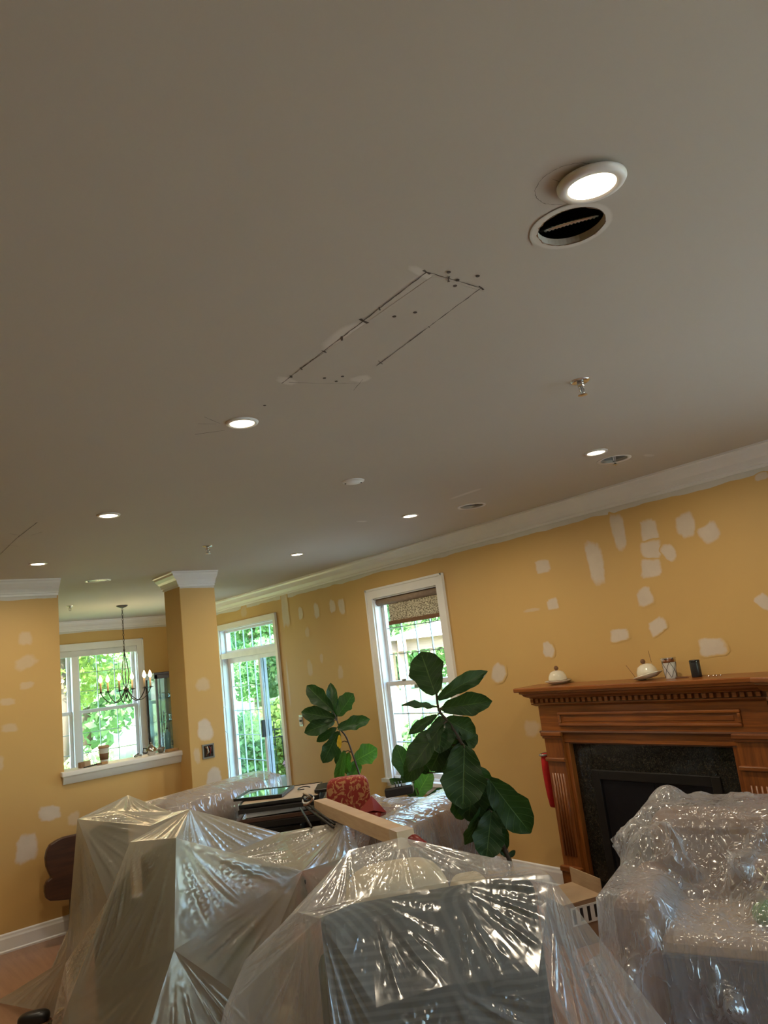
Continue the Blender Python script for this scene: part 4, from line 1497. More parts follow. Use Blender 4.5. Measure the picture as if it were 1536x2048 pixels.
MB().lathe([(.001, 0), (.026, 0), (.028, .006), (.028, .13), (.022, .155), (.009, .17), (.008, .19), (.001, .19)], (2.605, YS + .085, ZS), 20).build('bottle_body', 'blue_glass', t, smooth=True)
MB().lathe([(.009, 0), (.010, .012), (.004, .018), (.004, .035), (.001, .036)], (2.605, YS + .085, ZS + .188), 12).build('stopper', 'black_plastic', t, smooth=True)

# ------------------------------------------------------------------ plastic film: a membrane relaxed over what it covers
def seg_d(X, Y, a, b):
    ax, ay, bx, by = a[0], a[1], b[0], b[1]
    L2 = (bx - ax) ** 2 + (by - ay) ** 2 + 1e-9
    t = np.clip(((X - ax) * (bx - ax) + (Y - ay) * (by - ay)) / L2, 0, 1)
    return np.hypot(X - ax - t * (bx - ax), Y - ay - t * (by - ay)), t


def obstacle(X, Y, sup):
    h = np.full(X.shape, -1.0)
    for s in sup:
        if s[0] == 'seg':           # ('seg', a, b, r): ridge from a to b (xyz)
            _, a, b, r = s
            d, t = seg_d(X, Y, a, b)
            z = a[2] + (b[2] - a[2]) * t
            h = np.maximum(h, np.where(d < r, z - .25 * (d / r) ** 2 * r, -1))
        elif s[0] == 'box':         # ('box', cx, cy, hx, hy, rz, z, round)
            _, cx, cy, hx, hy, rz, z, rd = s
            c, q = math.cos(rz), math.sin(rz)
            u = np.abs((X - cx) * c + (Y - cy) * q)
            v = np.abs(-(X - cx) * q + (Y - cy) * c)
            ins = (u < hx) & (v < hy)
            e = np.maximum(np.maximum(u - hx + rd, 0), np.maximum(v - hy + rd, 0)) / max(rd, 1e-6)
            h = np.maximum(h, np.where(ins, z - rd * .6 * e ** 2, -1))
        elif s[0] == 'dome':        # ('dome', cx, cy, r, z, height)
            _, cx, cy, r, z, hh = s
            d = np.hypot(X - cx, Y - cy) / r
            h = np.maximum(h, np.where(d < 1, z - hh * d ** 2, -1))
    return h


def film(name, C, sup, N=128, taut=.5, sag=0.0, folds=(), crease=0.0, seed=0, m='film_left', label='', bow=0.0, crump=0.0, iters=260, zedge=None, lift=.006):
    """C: four corners (x,y,z) in order; the sheet's rim runs straight between them"""
    rng = np.random.RandomState(seed)
    u = np.linspace(0, 1, N + 1)
    U, V = np.meshgrid(u, u, indexing='ij')

    def bil(k):
        a, b, c, d = [p[k] for p in C]
        return (1 - U) * (1 - V) * a + U * (1 - V) * b + U * V * c + (1 - U) * V * d
    X, Y, Zb = bil(0), bil(1), bil(2)
    cx, cy = X.mean(), Y.mean()
    # rim bows and wobbles a bit instead of running dead straight
    e = np.maximum(np.abs(U - .5), np.abs(V - .5)) * 2
    wob = 1 + bow * (1 - (2 * np.minimum(np.abs(U - .5), np.abs(V - .5))) ** 2) * e ** 2
    X = cx + (X - cx) * wob
    Y = cy + (Y - cy) * wob
    ph = rng.uniform(0, 6.28, 6)
    wv = .018 * e ** 3 * (np.sin(U * 21 + ph[0]) + np.sin(V * 25 + ph[1]) + np.sin((U + V) * 33 + ph[2]))
    X = X + wv
    Y = Y + wv * .7
    obs = obstacle(X, Y, sup)
    lev = []
    n = N
    while n >= 16:
        lev.append(n)
        n //= 2
    h = None
    for n in reversed(lev):
        st = N // n
        ob = obs[::st, ::st].copy()
        for _ in range(1):
            if st > 1:           # keep thin supports on the coarse grids
                pad = np.pad(obs, st // 2, mode='edge')
                for a in range(0, st + 1, max(1, st // 4)):
                    for b in range(0, st + 1, max(1, st // 4)):
                        ob = np.maximum(ob, pad[a:a + N + 1, b:b + N + 1][::st, ::st])
        zb = Zb[::st, ::st]
        if h is None:
            h = np.maximum(zb, ob)
        else:
            hh = np.zeros((n + 1, n + 1))
            hh[::2, ::2] = h
            hh[1::2, ::2] = (h[:-1] + h[1:]) / 2
            hh[:, 1::2] = (hh[:, :-1:2] + hh[:, 2::2]) / 2
            h = np.maximum(hh, ob)
        h[0], h[-1], h[:, 0], h[:, -1] = zb[0], zb[-1], zb[:, 0], zb[:, -1]
        g = sag / (n * n)
        for _ in range(iters):
            l, r, d, q = h[:-2, 1:-1], h[2:, 1:-1], h[1:-1, :-2], h[1:-1, 2:]
            mean = (l + r + d + q) / 4
            if taut > 0:
                mx = np.maximum(np.maximum((l + r) / 2, (d + q) / 2), np.maximum((h[:-2, :-2] + h[2:, 2:]) / 2, (h[:-2, 2:] + h[2:, :-2]) / 2))
                mean = (1 - taut) * mean + taut * mx
            h[1:-1, 1:-1] = np.maximum(np.maximum(mean - g, ob[1:-1, 1:-1]), np.minimum(.004, zb[1:-1, 1:-1]))
    P = np.stack([X, Y, h], -1)

    def normals(P):
        du = np.gradient(P, axis=0)
        dv = np.gradient(P, axis=1)
        nn = np.cross(du, dv)
        nn /= np.linalg.norm(nn, axis=-1, keepdims=True) + 1e-9
        nn[nn[..., 2] < 0] *= -1
        return nn
    nn = normals(P)
    free = np.clip((h - obs - .004) / .06, 0, 1) if True else 1
    steep = 1 - nn[..., 2]
    disp = np.zeros_like(h)
    if folds:
        # each vertex folds about the nearest peak
        best = np.full(h.shape, 1e9)
        val = np.zeros_like(h)
        for i, (fx, fy, nf, amp) in enumerate(folds):
            r = np.hypot(X - fx, Y - fy)
            th = np.arctan2(Y - fy, X - fx)
            p = rng.uniform(0, 6.28, 5)
            w = th * nf + 1.2 * np.sin(th * 2 + p[0]) + .8 * np.sin(th * 5 + p[1]) + .5 * np.sin(r * 3 + p[2])
            rid = 1 - np.abs(np.sin(w * .5)) * 1.6
            w2 = th * nf * 2.3 + p[3] + .9 * np.sin(th * 3 + p[4])
            rid = rid + .45 * (1 - 2 * np.abs(np.sin(w2 * .5)))
            s = np.clip((r - .05) / .55, 0, 1) * amp
            sel = r < best
            val = np.where(sel, rid * s, val)
            best = np.where(sel, r, best)
        disp += val * np.clip(free * .9 + .1, 0, 1)
    if crease > 0:
        c = np.zeros_like(h)
        for i in range(9):
            a = rng.uniform(0, 2 * PI)
            k = rng.uniform(5, 17)
            s = (X * math.cos(a) + Y * math.sin(a)) * k + (h * rng.uniform(-1, 1) * k * .8) + 1.3 * np.sin(X * rng.uniform(2, 6) + Y * rng.uniform(2, 6) + rng.uniform(0, 6)) + rng.uniform(0, 6)
            c += (1 - 2 * np.abs(np.sin(s))) / k
        disp += (c + .05) * crease * (.35 + .65 * np.clip(free, 0, 1))
    disp *= np.clip((1 - e) * 14, .15, 1)
    ob3 = obs.copy()                 # never let a fold dip into what lies underneath
    for a in range(-6, 7):
        for b in range(-6, 7):
            ob3 = np.maximum(ob3, np.roll(np.roll(obs, a, 0), b, 1))
    touch = (h < ob3 + .03)
    disp = np.where(touch, np.maximum(disp, 0), np.maximum(disp, -.010))
    P = P + nn * (disp + lift)[..., None]
    P[..., 2] = np.maximum(P[..., 2], .003)
    below = P[..., 2] < np.minimum(obs + .004, 9)
    P[..., 2] = np.where(below & (obs > 0), np.maximum(P[..., 2], h + lift), P[..., 2])
    n1 = N + 1
    idx = np.arange(n1 * n1).reshape(n1, n1)
    F = np.stack([idx[:-1, :-1], idx[1:, :-1], idx[1:, 1:], idx[:-1, 1:]], -1).reshape(-1, 4)
    me = bpy.data.meshes.new(name)
    me.from_pydata(P.reshape(-1, 3).tolist(), [], F.tolist())
    me.polygons.foreach_set('use_smooth', [True] * len(me.polygons))
    me.materials.append(MATS[m])
    o = bpy.data.objects.new(name, me)
    COL.objects.link(o)
    tag(o, label, 'plastic sheet')
    return o


from mathutils.geometry import delaunay_2d_cdt


def tent(name, pts, edges, m, label, seed=0, sag=.06, pleat=.010, step=.014, rim=()):
    """film pulled taut between points: flat facets with straight creases, sagging a little, pleated from the high corner"""
    keys = list(pts)
    V2 = [Vector(pts[k][:2]) for k in keys]
    E = [(keys.index(a), keys.index(b)) for a, b in edges]
    E += [(keys.index(a), keys.index(b)) for a, b in zip(rim, list(rim[1:]) + list(rim[:1]))]
    co, _, tris, orig, _, _ = delaunay_2d_cdt(V2, E, [], 1, 1e-5)      # only what lies inside the rim
    z = []
    for i, c in enumerate(co):
        z.append(pts[keys[orig[i][0]]][2] if orig[i] else 0.4)
    rnd = random.Random(seed)
    VS, FS = [], []
    for t in tris:
        P = [Vector((co[i].x, co[i].y, z[i])) for i in t]
        nrm = (P[1] - P[0]).cross(P[2] - P[0])
        if nrm.length < 1e-6:
            continue
        if max(p.z for p in P) < .02:
            sg_ = 0.0
        else:
            sg_ = sag
        nrm.normalize()
        if nrm.z < 0:
            nrm = -nrm
            P = [P[0], P[2], P[1]]
        k = max(range(3), key=lambda i: P[i].z)
        P = P[k:] + P[:k]                       # apex first
        e1, e2 = P[1] - P[0], P[2] - P[0]
        ang = e1.angle(e2)
        L = max(e1.length, e2.length, (P[1] - P[2]).length)
        n = int(min(72, max(5, L / step)))
        np_ = max(1.0, ang / .16)
        ph = [rnd.uniform(0, 6.28) for _ in range(6)]
        base = len(VS)
        idx = {}
        for i in range(n + 1):
            for j in range(n + 1 - i):
                b1, b2 = i / n, j / n
                b0 = 1 - b1 - b2
                p = P[0] * b0 + P[1] * b1 + P[2] * b2
                d = -sg_ * L * 9 * b0 * b1 * b2
                r = 1 - b0
                if r > 1e-6 and sg_ > 0:
                    s = b2 / r
                    w = min(1.0, 6 * s * (1 - s)) * min(1, r * 1.6) * min(1, b0 * 5)
                    q = 1.5 * (1 - abs(math.sin(PI * np_ * s * .5 + ph[0] + .5 * math.sin(5 * s + ph[1])))) ** 4
                    f2, f3 = min(1, max(0, (r - .25) / .35)), min(1, max(0, (r - .5) / .4))
                    q += f2 * 1.1 * (1 - abs(math.sin(PI * np_ * 1.27 * s + ph[2] + .5 * math.sin(r * 3 + ph[3])))) ** 6
                    q += f3 * .7 * (1 - abs(math.sin(PI * np_ * 2.1 * s + ph[4] + .4 * math.sin(r * 5 + ph[5])))) ** 6 - .3
                    q += .12 * math.sin(r * 7 + 5 * s + ph[4]) * math.sin(9 * s + ph[5])
                    d += pleat * q * w * min(1.0, L)
                p = p + nrm * d
                p.z = max(p.z, .004)
                idx[(i, j)] = len(VS)
                VS.append(tuple(p))
        for i in range(n):
            for j in range(n - i):
                FS.append((idx[(i, j)], idx[(i + 1, j)], idx[(i, j + 1)]))
                if j < n - i - 1:
                    FS.append((idx[(i + 1, j)], idx[(i + 1, j + 1)], idx[(i, j + 1)]))
    me = bpy.data.meshes.new(name)
    me.from_pydata(VS, [], FS)
    me.polygons.foreach_set('use_smooth', [True] * len(me.polygons))
    me.materials.append(MATS[m])
    o = bpy.data.objects.new(name, me)
    COL.objects.link(o)
    tag(o, label, 'plastic sheet')
    return o


# ------------------------------------------------------------------ furniture under the film
def wing_chair(L, A, zt, label, m='olive_fabric'):
    """slim high-backed upholstered chair with one wing; L and A are the top ends of its back"""
    L, A = Vector((*L, 0)), Vector((*A, 0))
    U = (A - L).normalized()
    Fd = Vector((U.y, -U.x, 0))         # the way it faces
    wdt = (A - L).length
    M = Matrix(((U.x, Fd.x, 0, L.x), (U.y, Fd.y, 0, L.y), (0, 0, 1, 0), (0, 0, 0, 1)))
    t = thing('wing_chair', label, 'armchair', (L + (A - L) / 2 + Fd * .3))
    MB().box(.05, wdt - .08, .02, .06, .20, zt - .06).build('backrest', m, t, M=M, bevel=.015)
    MB().box(.05, wdt - .06, .04, .43, .04, .46).build('seat', m, t, M=M, bevel=.03)
    MB().box(.05, .075, .04, .15, .44, zt - .06).build('wing', m, t, M=M, bevel=.010)
    for a in (.03, wdt - .10):
        MB().box(a, a + .05, .05, .34, .05, .58).build('arm', m, t, M=M, bevel=.015)
    for a in (.05, wdt - .11):
        for b in (.03, .37):
            MB().box(a, a + .045, b, b + .045, 0, .22).build('leg', 'dark_wood', t, M=M)
    return M, t


MC1, _ = wing_chair((1.235, 4.475), (1.60, 4.79), 1.11, 'olive wing chair under the milky film nearest the far left wall')
MC2, _ = wing_chair((1.18, 3.52), (1.66, 3.98), 1.11, 'olive wing chair under the milky film with a turned post beside it')
tp = thing('turned_post', 'slim black turned lamp post poking up under the milky film', 'lamp', (1.94, 3.33, 0))
MB().lathe([(.07, 0), (.07, .015), (.02, .04), (.012, .06)], (1.94, 3.33, 0), 20).build('base', 'black_metal', tp, smooth=True)
MB().tube([(1.94, 3.33, .03), (1.94, 3.33, .72)], .011, 10).build('pole', 'black_metal', tp)
MB().lathe([(.010, .70), (.017, .715), (.017, .74), (.009, .755), (.014, .77), (.013, .785), (.005, .805), (.001, .815)], (1.94, 3.33, 0), 14).build('finial', 'black_metal', tp, smooth=True)
ot = thing('rust_armchair', 'low rust red slipper chair under film behind the front armchair', 'armchair', (2.22, 3.66, 0))
MB().obox((2.22, 3.66, .30), (.32, .30, .28), -.5).build('seat', 'rust_fabric', ot, bevel=.04)
MB().obox((2.29, 3.74, .56), (.28, .12, .26), -.5).build('back_cushion', 'rust_fabric', ot, bevel=.05, seg=4)
for a, b in ((-.12, -.11), (.12, -.11), (-.12, .11), (.12, .11)):
    p = Matrix.Rotation(-.5, 3, 'Z') @ Vector((a, b, 0))
    MB().box(2.22 + p.x - .02, 2.22 + p.x + .02, 3.66 + p.y - .02, 3.66 + p.y + .02, 0, .18).build('leg', 'dark_wood', ot)
tk = tag(rbox(MB(), (1.585, 3.525, .588), (.20, .12, .08), .5, .8).build('throw_pillow', 'navy_fabric', smooth=True), 'dark blue pillow on the wing chair under the milky film', 'pillow')
tk2 = tag(rbox(MB(), (1.585, 3.515, .508), (.36, .24, .09), .45, .76).build('seat_pillow', 'green_fabric', smooth=True), 'dark green flat cushion on the wing chair seat under the film', 'pillow')
tag(rbox(MB(), (1.80, 3.365, .135), (.15, .15, .27), .8, .3).build('tan_jug', 'tan_lattice', smooth=True), 'pale round jar standing low under the milky film', 'jar')

TA = {'L1': (1.227, 4.479, 1.12), 'A1': (1.627, 4.828, 1.14), 'B1': (1.621, 4.11, 1.10), 'C1': (1.452, 3.997, 1.08), 'D1': (1.444, 4.536, 1.11),
      'L2': (1.186, 3.524, 1.12), 'A2': (1.64, 3.917, 1.13), 'F2': (1.334, 3.36, 1.12), 'K': (1.266, 3.285, 0.70), 'T': (1.936, 3.322, 0.83), 'G': (1.66, 3.702, 0.90),
      'S1': (2.233, 4.048, 0.86), 'S2': (2.575, 3.86, 0.865), 'S3': (2.49, 3.62, 0.74), 'V': (1.207, 3.948, 0.80), 'V2': (1.317, 3.92, 0.92),
      'LS': (1.15, 4.55, 0.75), 'H1': (1.14, 5.20, 0.0), 'H0': (1.0, 5.55, 0.0), 'HB': (1.38, 5.80, 0.0), 'HC': (1.82, 5.28, .08), 'SB': (2.28, 4.60, .73),
      'CR': (0.941, 3.688, 0.5), 'N0': (1.24, 4.72, 0.0), 'N1': (0.72, 3.62, 0.0), 'N2': (0.85, 3.14, 0.0), 'N3': (1.52, 3.13, 0.0), 'N4': (1.975, 3.235, 0.0), 'N5': (2.50, 3.36, 0.0),
      'KB': (1.53, 3.175, .44)}
EA = [('L1', 'A1'), ('L1', 'D1'), ('A1', 'D1'), ('A1', 'B1'), ('D1', 'C1'), ('B1', 'C1'), ('B1', 'A2'), ('L2', 'A2'), ('L2', 'F2'), ('A2', 'F2'), ('F2', 'K'), ('K', 'T'),
      ('F2', 'G'), ('G', 'T'), ('A2', 'G'), ('A2', 'S1'), ('T', 'S1'), ('S1', 'S2'), ('T', 'S2'), ('T', 'S3'), ('L2', 'CR'), ('C1', 'V2'), ('V2', 'V'), ('V2', 'L2'),
      ('V', 'L2'), ('L1', 'V'), ('L1', 'LS'), ('L1', 'H0'), ('A1', 'HB'), ('A1', 'SB'), ('B1', 'SB'), ('K', 'KB'), ('T', 'KB'), ('CR', 'N1'), ('K', 'N2'), ('CR', 'F2'), ('T', 'N4')]
tent('plastic_sheet', TA, EA, 'film_left', 'milky plastic film tented over two high-backed chairs by the far left wall', 3, .035, .012,
     rim=['H0', 'HB', 'HC', 'SB', 'S2', 'S3', 'N5', 'N4', 'N3', 'N2', 'N1', 'N0', 'H1'])


def cbx_(M, u0, u1, v0, v1, z, rd=.02):
    p = M @ Vector(((u0 + u1) / 2, (v0 + v1) / 2, 0))
    return ('box', p.x, p.y, (u1 - u0) / 2, (v1 - v0) / 2, math.atan2(M[1][0], M[0][0]), z, rd)


# ---- the front armchair with palm-leaf upholstery, its back to us
Ua = Vector((.80, -.45, 0)).normalized()
Na = Vector((.45, .80, 0)).normalized()
MF = Matrix(((Ua.x, Na.x, 0, 1.58), (Ua.y, Na.y, 0, 2.64), (0, 0, 1, 0), (0, 0, 0, 1)))
fa = thing('front_armchair', 'dark palm-leaf patterned armchair under clear film in the foreground', 'armchair', (2.1, 2.6, 0))
MB().box(.02, .90, 0.03, .17, .12, .84).build('backrest', 'palm_fabric', fa, M=MF, bevel=.05, seg=4)
MB().box(.10, .82, .15, .46, .14, .45).build('seat', 'palm_fabric', fa, M=MF, bevel=.04)
for a, b in ((0, .13), (.79, .92)):
    MB().box(a, b, .10, .42, .12, .60).build('arm', 'green_fabric', fa, M=MF, bevel=.05)
for a in (.04, .83):
    for b in (.04, .37):
        MB().box(a, a + .05, b, b + .05, 0, .13).build('leg', 'dark_wood', fa, M=MF)


def lp(u, v, z):
    p = MF @ Vector((u, v, z))
    return (p.x, p.y, p.z)


rzf = math.atan2(Ua.y, Ua.x)
for k, (u, v, z, sx, sy, sz, lab) in enumerate([(.37, .36, .68, .46, .27, .45, 'large beige cushion piled in the front armchair under clear film'),
                                               (.69, .32, .635, .18, .24, .36, 'smaller beige cushion leaning in the front armchair under clear film')]):
    tag(rbox(MB(), lp(u, v, z), (sx, sy, sz), .55, rzf).build('cushion', 'beige_fabric', smooth=True), lab, 'cushion', 'cushions in the front armchair')

TB = {'f': (1.545, 2.56, 0.875), 'l': (1.535, 2.70, 0.875), 'ft': (1.770, 2.545, 0.89), 'm': (2.06, 2.395, 0.888), 'r': (2.36, 2.13, 0.875), 'rb': (2.43, 2.27, 0.87),
      'bk': (1.985, 2.975, 0.955), 'pk': (2.196, 2.85, 0.975), 'b2': (2.33, 2.47, 0.91), 'W0': (1.53, 2.84, 0.80), 'W1': (1.379, 2.86, 0.72), 'W2': (1.258, 2.817, 0.60),
      'AL': (1.785, 3.06, 0.74), 'AR': (2.635, 2.585, 0.66),
      'H0': (1.08, 2.55, 0.0), 'H1': (1.36, 2.16, 0.0), 'H2': (1.62, 2.0, 0.0), 'H3': (1.90, 1.80, 0.0), 'H4': (2.16, 1.58, 0.0), 'H5': (2.46, 1.44, 0.0), 'H6': (2.54, 2.08, 0.0),
      'H7': (2.73, 2.64, 0.0), 'H8': (2.30, 3.08, 0.0), 'H9': (1.80, 3.17, 0.0), 'H10': (1.12, 2.93, 0.0), 'X1': (2.345, 1.70, .47), 'Y1': (1.62, 2.36, .60), 'Y2': (1.86, 2.24, .62), 'Y3': (2.14, 2.06, .60)}
EB = [('l', 'f'), ('f', 'ft'), ('ft', 'm'), ('m', 'r'), ('r', 'rb'), ('rb', 'b2'), ('b2', 'pk'), ('pk', 'bk'), ('bk', 'l'), ('ft', 'bk'), ('ft', 'pk'), ('m', 'b2'), ('m', 'pk'), ('l', 'W0'), ('W0', 'W1'), ('W1', 'W2'),
      ('bk', 'W0'), ('f', 'W1'), ('f', 'W2'), ('W2', 'H0'), ('f', 'H0'), ('f', 'H1'), ('r', 'X1'), ('X1', 'H5'), ('r', 'H4'), ('rb', 'H6'), ('pk', 'H8'), ('W1', 'H10'), ('f', 'Y1'), ('ft', 'Y1'), ('ft', 'Y2'), ('m', 'Y2'), ('m', 'Y3'), ('r', 'Y3'),
      ('bk', 'AL'), ('W0', 'AL'), ('AL', 'H9'), ('rb', 'AR'), ('b2', 'AR'), ('pk', 'AR'), ('AR', 'H7'), ('AR', 'H6')]
tent('plastic_sheet', TB, EB, 'film_front', 'clear plastic film stretched like a tent over the palm-leaf armchair', 12, .035, .016,
     rim=['H0', 'H1', 'H2', 'H3', 'H4', 'H5', 'H6', 'H7', 'H8', 'H9', 'H10'])

# ---- the right armchair in front of the fireplace
fr_ = Vector((-.93, -.36, 0)).normalized()          # the way it faces
ur_ = Vector((fr_.y, -fr_.x, 0))                    # towards its right-hand arm as seen from behind
MRm = Matrix(((ur_.x, fr_.x, 0, 3.53), (ur_.y, fr_.y, 0, 1.87), (0, 0, 1, 0), (0, 0, 0, 1)))
ra = thing('recliner', 'brown leather recliner under crumpled film before the fireplace', 'armchair', (3.4, 1.85, 0))
MB().box(-.50, .50, -.24, .02, .10, .87).build('backrest', 'brown_leather', ra, M=MRm, bevel=.09, seg=4)
MB().box(-.41, .41, 0, .52, .10, .50).build('seat', 'taupe_fabric', ra, M=MRm, bevel=.06, seg=3)
for a, b in ((-.60, -.40), (.40, .60)):
    MB().box(a, b, -.10, .52, .08, .64).build('arm', 'brown_leather', ra, M=MRm, bevel=.08, seg=4)
MB().box(-.40, .40, .515, .545, .06, .44).build('front_panel', 'navy_fabric', ra, M=MRm, bevel=.02)
for a in (-.55, .50):
    for b in (-.2, .44):
        MB().box(a, a + .05, b, b + .05, 0, .1).build('leg', 'dark_wood', ra, M=MRm)


def rp(u, v, z):
    p = MRm @ Vector((u, v, z))
    return (p.x, p.y, p.z)


rzr = math.atan2(ur_.y, ur_.x)
t = thing('lattice_cushion', 'brown cushion with pale lattice pattern on the recliner seat', 'cushion', rp(-.10, .10, .50))
p0 = rp(-.12, .13, .60)
rbox(MB(), p0, (.34, .16, .24), .5, rzr).build('cover', 'brown_leather', t, smooth=True)
for i in range(5):
    for s in (-1, 1):
        pts = []
        for q in range(7):
            uu = -.13 + .065 * i + s * (-.06 + .02 * q)
            zz = -.09 + .03 * q
            if abs(uu) > .15:
                continue
            vv = .082 * (max(0, 1 - (abs(uu) / .17) ** 4) ** .25) * (max(0, 1 - (abs(zz) / .12) ** 4) ** .25)
            P = MRm @ Vector((-.12 + uu, .13 + vv, .60 + zz))
            pts.append(tuple(P))
        if len(pts) > 2:
            MB().tube(pts, .006, 6).build('lattice_band', 'tan_lattice', t, smooth=True)
tag(rbox(MB(), rp(-.02, .32, .545), (.13, .13, .10), .9).build('green_ball', 'green_ball', smooth=True), 'green fuzzy ball on the recliner seat under film', 'ball')

sup = [('box', *rp(0, -.11, 0)[:2], .53, .17, rzr, .905, .06), ('box', *rp(-.50, .21, 0)[:2], .13, .36, rzr, .675, .05), ('box', *rp(.50, .21, 0)[:2], .13, .36, rzr, .675, .05),
       ('box', *rp(0, .27, 0)[:2], .44, .31, rzr, .53, .04), ('box', *rp(-.12, .13, 0)[:2], .20, .12, rzr, .74, .04),
       ('dome', *rp(.40, -.14, 0)[:2], .12, .97, .10), ('dome', *rp(.53, .06, 0)[:2], .09, .86, .10), ('dome', *rp(.46, .14, 0)[:2], .07, .84, .08), ('dome', *rp(.58, .0, 0)[:2], .06, .80, .06), ('dome', *rp(.05, -.10, 0)[:2], .10, .93, .05), ('dome', *rp(-.30, -.08, 0)[:2], .12, .96, .08), ('dome', *rp(-.35, .04, 0)[:2], .08, .88, .06), ('dome', *rp(-.02, .32, 0)[:2], .10, .63, .06)]
film('plastic_sheet', [rp(-.74, .68, 0), rp(.72, .66, 0), rp(.72, -.32, 0), rp(-.68, -.31, 0)], sup, 208, .0, 4.0,
     [rp(-.52, .0, 0)[:2] + (13, .035), rp(.52, .0, 0)[:2] + (12, .03), rp(-.5, .46, 0)[:2] + (13, .03), rp(0, .5, 0)[:2] + (14, .025), rp(.4, .5, 0)[:2] + (12, .03)],
     .33, 21, 'film_right', 'crumpled clear plastic film bunched over the recliner by the fireplace', bow=.03)

# ------------------------------------------------------------------ sofa by the windows, heaped with things
ds = Vector((.30, -.954, 0)).normalized()          # along the sofa, left arm to right arm
ns = Vector((-ds.y, ds.x, 0)) * -1                  # out of its back is -ns ... faces ns
ns = Vector((ds.y, -ds.x, 0))                       # faces the room (-x)
MS = Matrix(((ds.x, ns.x, 0, 2.90), (ds.y, ns.y, 0, 4.62), (0, 0, 1, 0), (0, 0, 0, 1)))
rzs = math.atan2(ds.y, ds.x)
so = thing('sofa', 'brown rolled-arm sofa heaped with picture frames and wrapped in film', 'sofa', (2.9, 4.62, 0))
MB().box(-.86, .92, -.12, .60, .10, .46).build('seat_base', 'brown_leather', so, M=MS, bevel=.05, seg=3)
MB().box(-.86, .92, -.42, -.22, .12, .745).build('backrest', 'brown_leather', so, M=MS, bevel=.10, seg=4)
MB().box(.02, .82, -.20, .56, .455, .655).build('seat_cushion', 'brown_leather', so, M=MS, bevel=.05, seg=3)
for s, a in ((0, -1.0), (1, .94)):
    ar = MB().box(a - .10, a + .10, -.34, .55, .10, .62).build('arm', 'brown_leather', so, M=MS, bevel=.04, seg=3)
    MB().tube([tuple(MS @ Vector((a, -.34, .77 - .07 * s))), tuple(MS @ Vector((a, .55, .77 - .07 * s)))], .19 - .03 * s, 22).build('arm_roll', 'taupe_fabric' if s == 0 else 'brown_leather', ar, smooth=True)
    MB().tube([tuple(MS @ Vector((a, .545, .77 - .07 * s))), tuple(MS @ Vector((a, .575, .77 - .07 * s)))], .085, 18).build('scroll', 'dark_wood', ar, smooth=True)
for a in (-.95, .90):
    for b in (-.3, .5):
        MB().box(a, a + .06, b, b + .06, 0, .11).build('leg', 'dark_wood', so, M=MS)


def sp_(u, v, z):
    p = MS @ Vector((u, v, z))
    return (p.x, p.y, p.z)


# film over the left roll, and over the right arm and back
sup = [('seg', sp_(-1.0, -.36, .985), sp_(-1.0, .60, .985), .21), ('box', *sp_(-.84, -.32, 0)[:2], .10, .14, rzs, .78, .03)]
film('plastic_sheet', [sp_(-1.34, .70, .40), sp_(-.765, .70, .60), sp_(-.765, -.52, .80), sp_(-1.34, -.54, .40)], sup, 64, .2, 2.0, [sp_(-1.0, .1, 0)[:2] + (9, .015)], .04, 31,
     'film_sofa', 'clear plastic film wrapped over the rounded left arm of the sofa')
sup = [('seg', sp_(.94, -.36, .885), sp_(.94, .60, .885), .18), ('box', *sp_(.3, -.32, 0)[:2], .78, .14, rzs, .785, .04), ('box', *sp_(.42, .18, 0)[:2], .44, .41, rzs, .685, .02)]
film('plastic_sheet', [sp_(.12, .56, .69), sp_(1.20, .70, .03), sp_(1.24, -.50, .05), sp_(.10, -.50, .79)], sup, 96, .25, 2.5, [sp_(.94, .5, 0)[:2] + (10, .022), sp_(.94, -.2, 0)[:2] + (8, .02)], .07, 33,
     'film_sofa', 'clear plastic film over the right arm of the sofa under the charger')

# ---- pile of picture frames lying on the sofa
def flat_frame(c, sx, sy, h, rz, label, fm, pm, mat_w=.03, tilt=0.0, mount=None):
    t = thing('picture_frame', label, 'picture frame', (c[0], c[1], c[2]), 0, 'picture frames piled on the sofa')
    T = Matrix.Translation(c) @ Matrix.Rotation(rz, 4, 'Z') @ Matrix.Rotation(tilt, 4, 'Y')
    fb = MB()
    w = mat_w
    fb.box(-sx / 2, sx / 2, -sy / 2, -sy / 2 + w, 0, h).box(-sx / 2, sx / 2, sy / 2 - w, sy / 2, 0, h)
    fb.box(-sx / 2, -sx / 2 + w, -sy / 2 + w, sy / 2 - w, 0, h).box(sx / 2 - w, sx / 2, -sy / 2 + w, sy / 2 - w, 0, h)
    fb.build('frame', fm, t, M=T)
    MB().box(-sx / 2 + w, sx / 2 - w, -sy / 2 + w, sy / 2 - w, h * .2, h * .8).build('picture', pm, t, M=T)
    return t


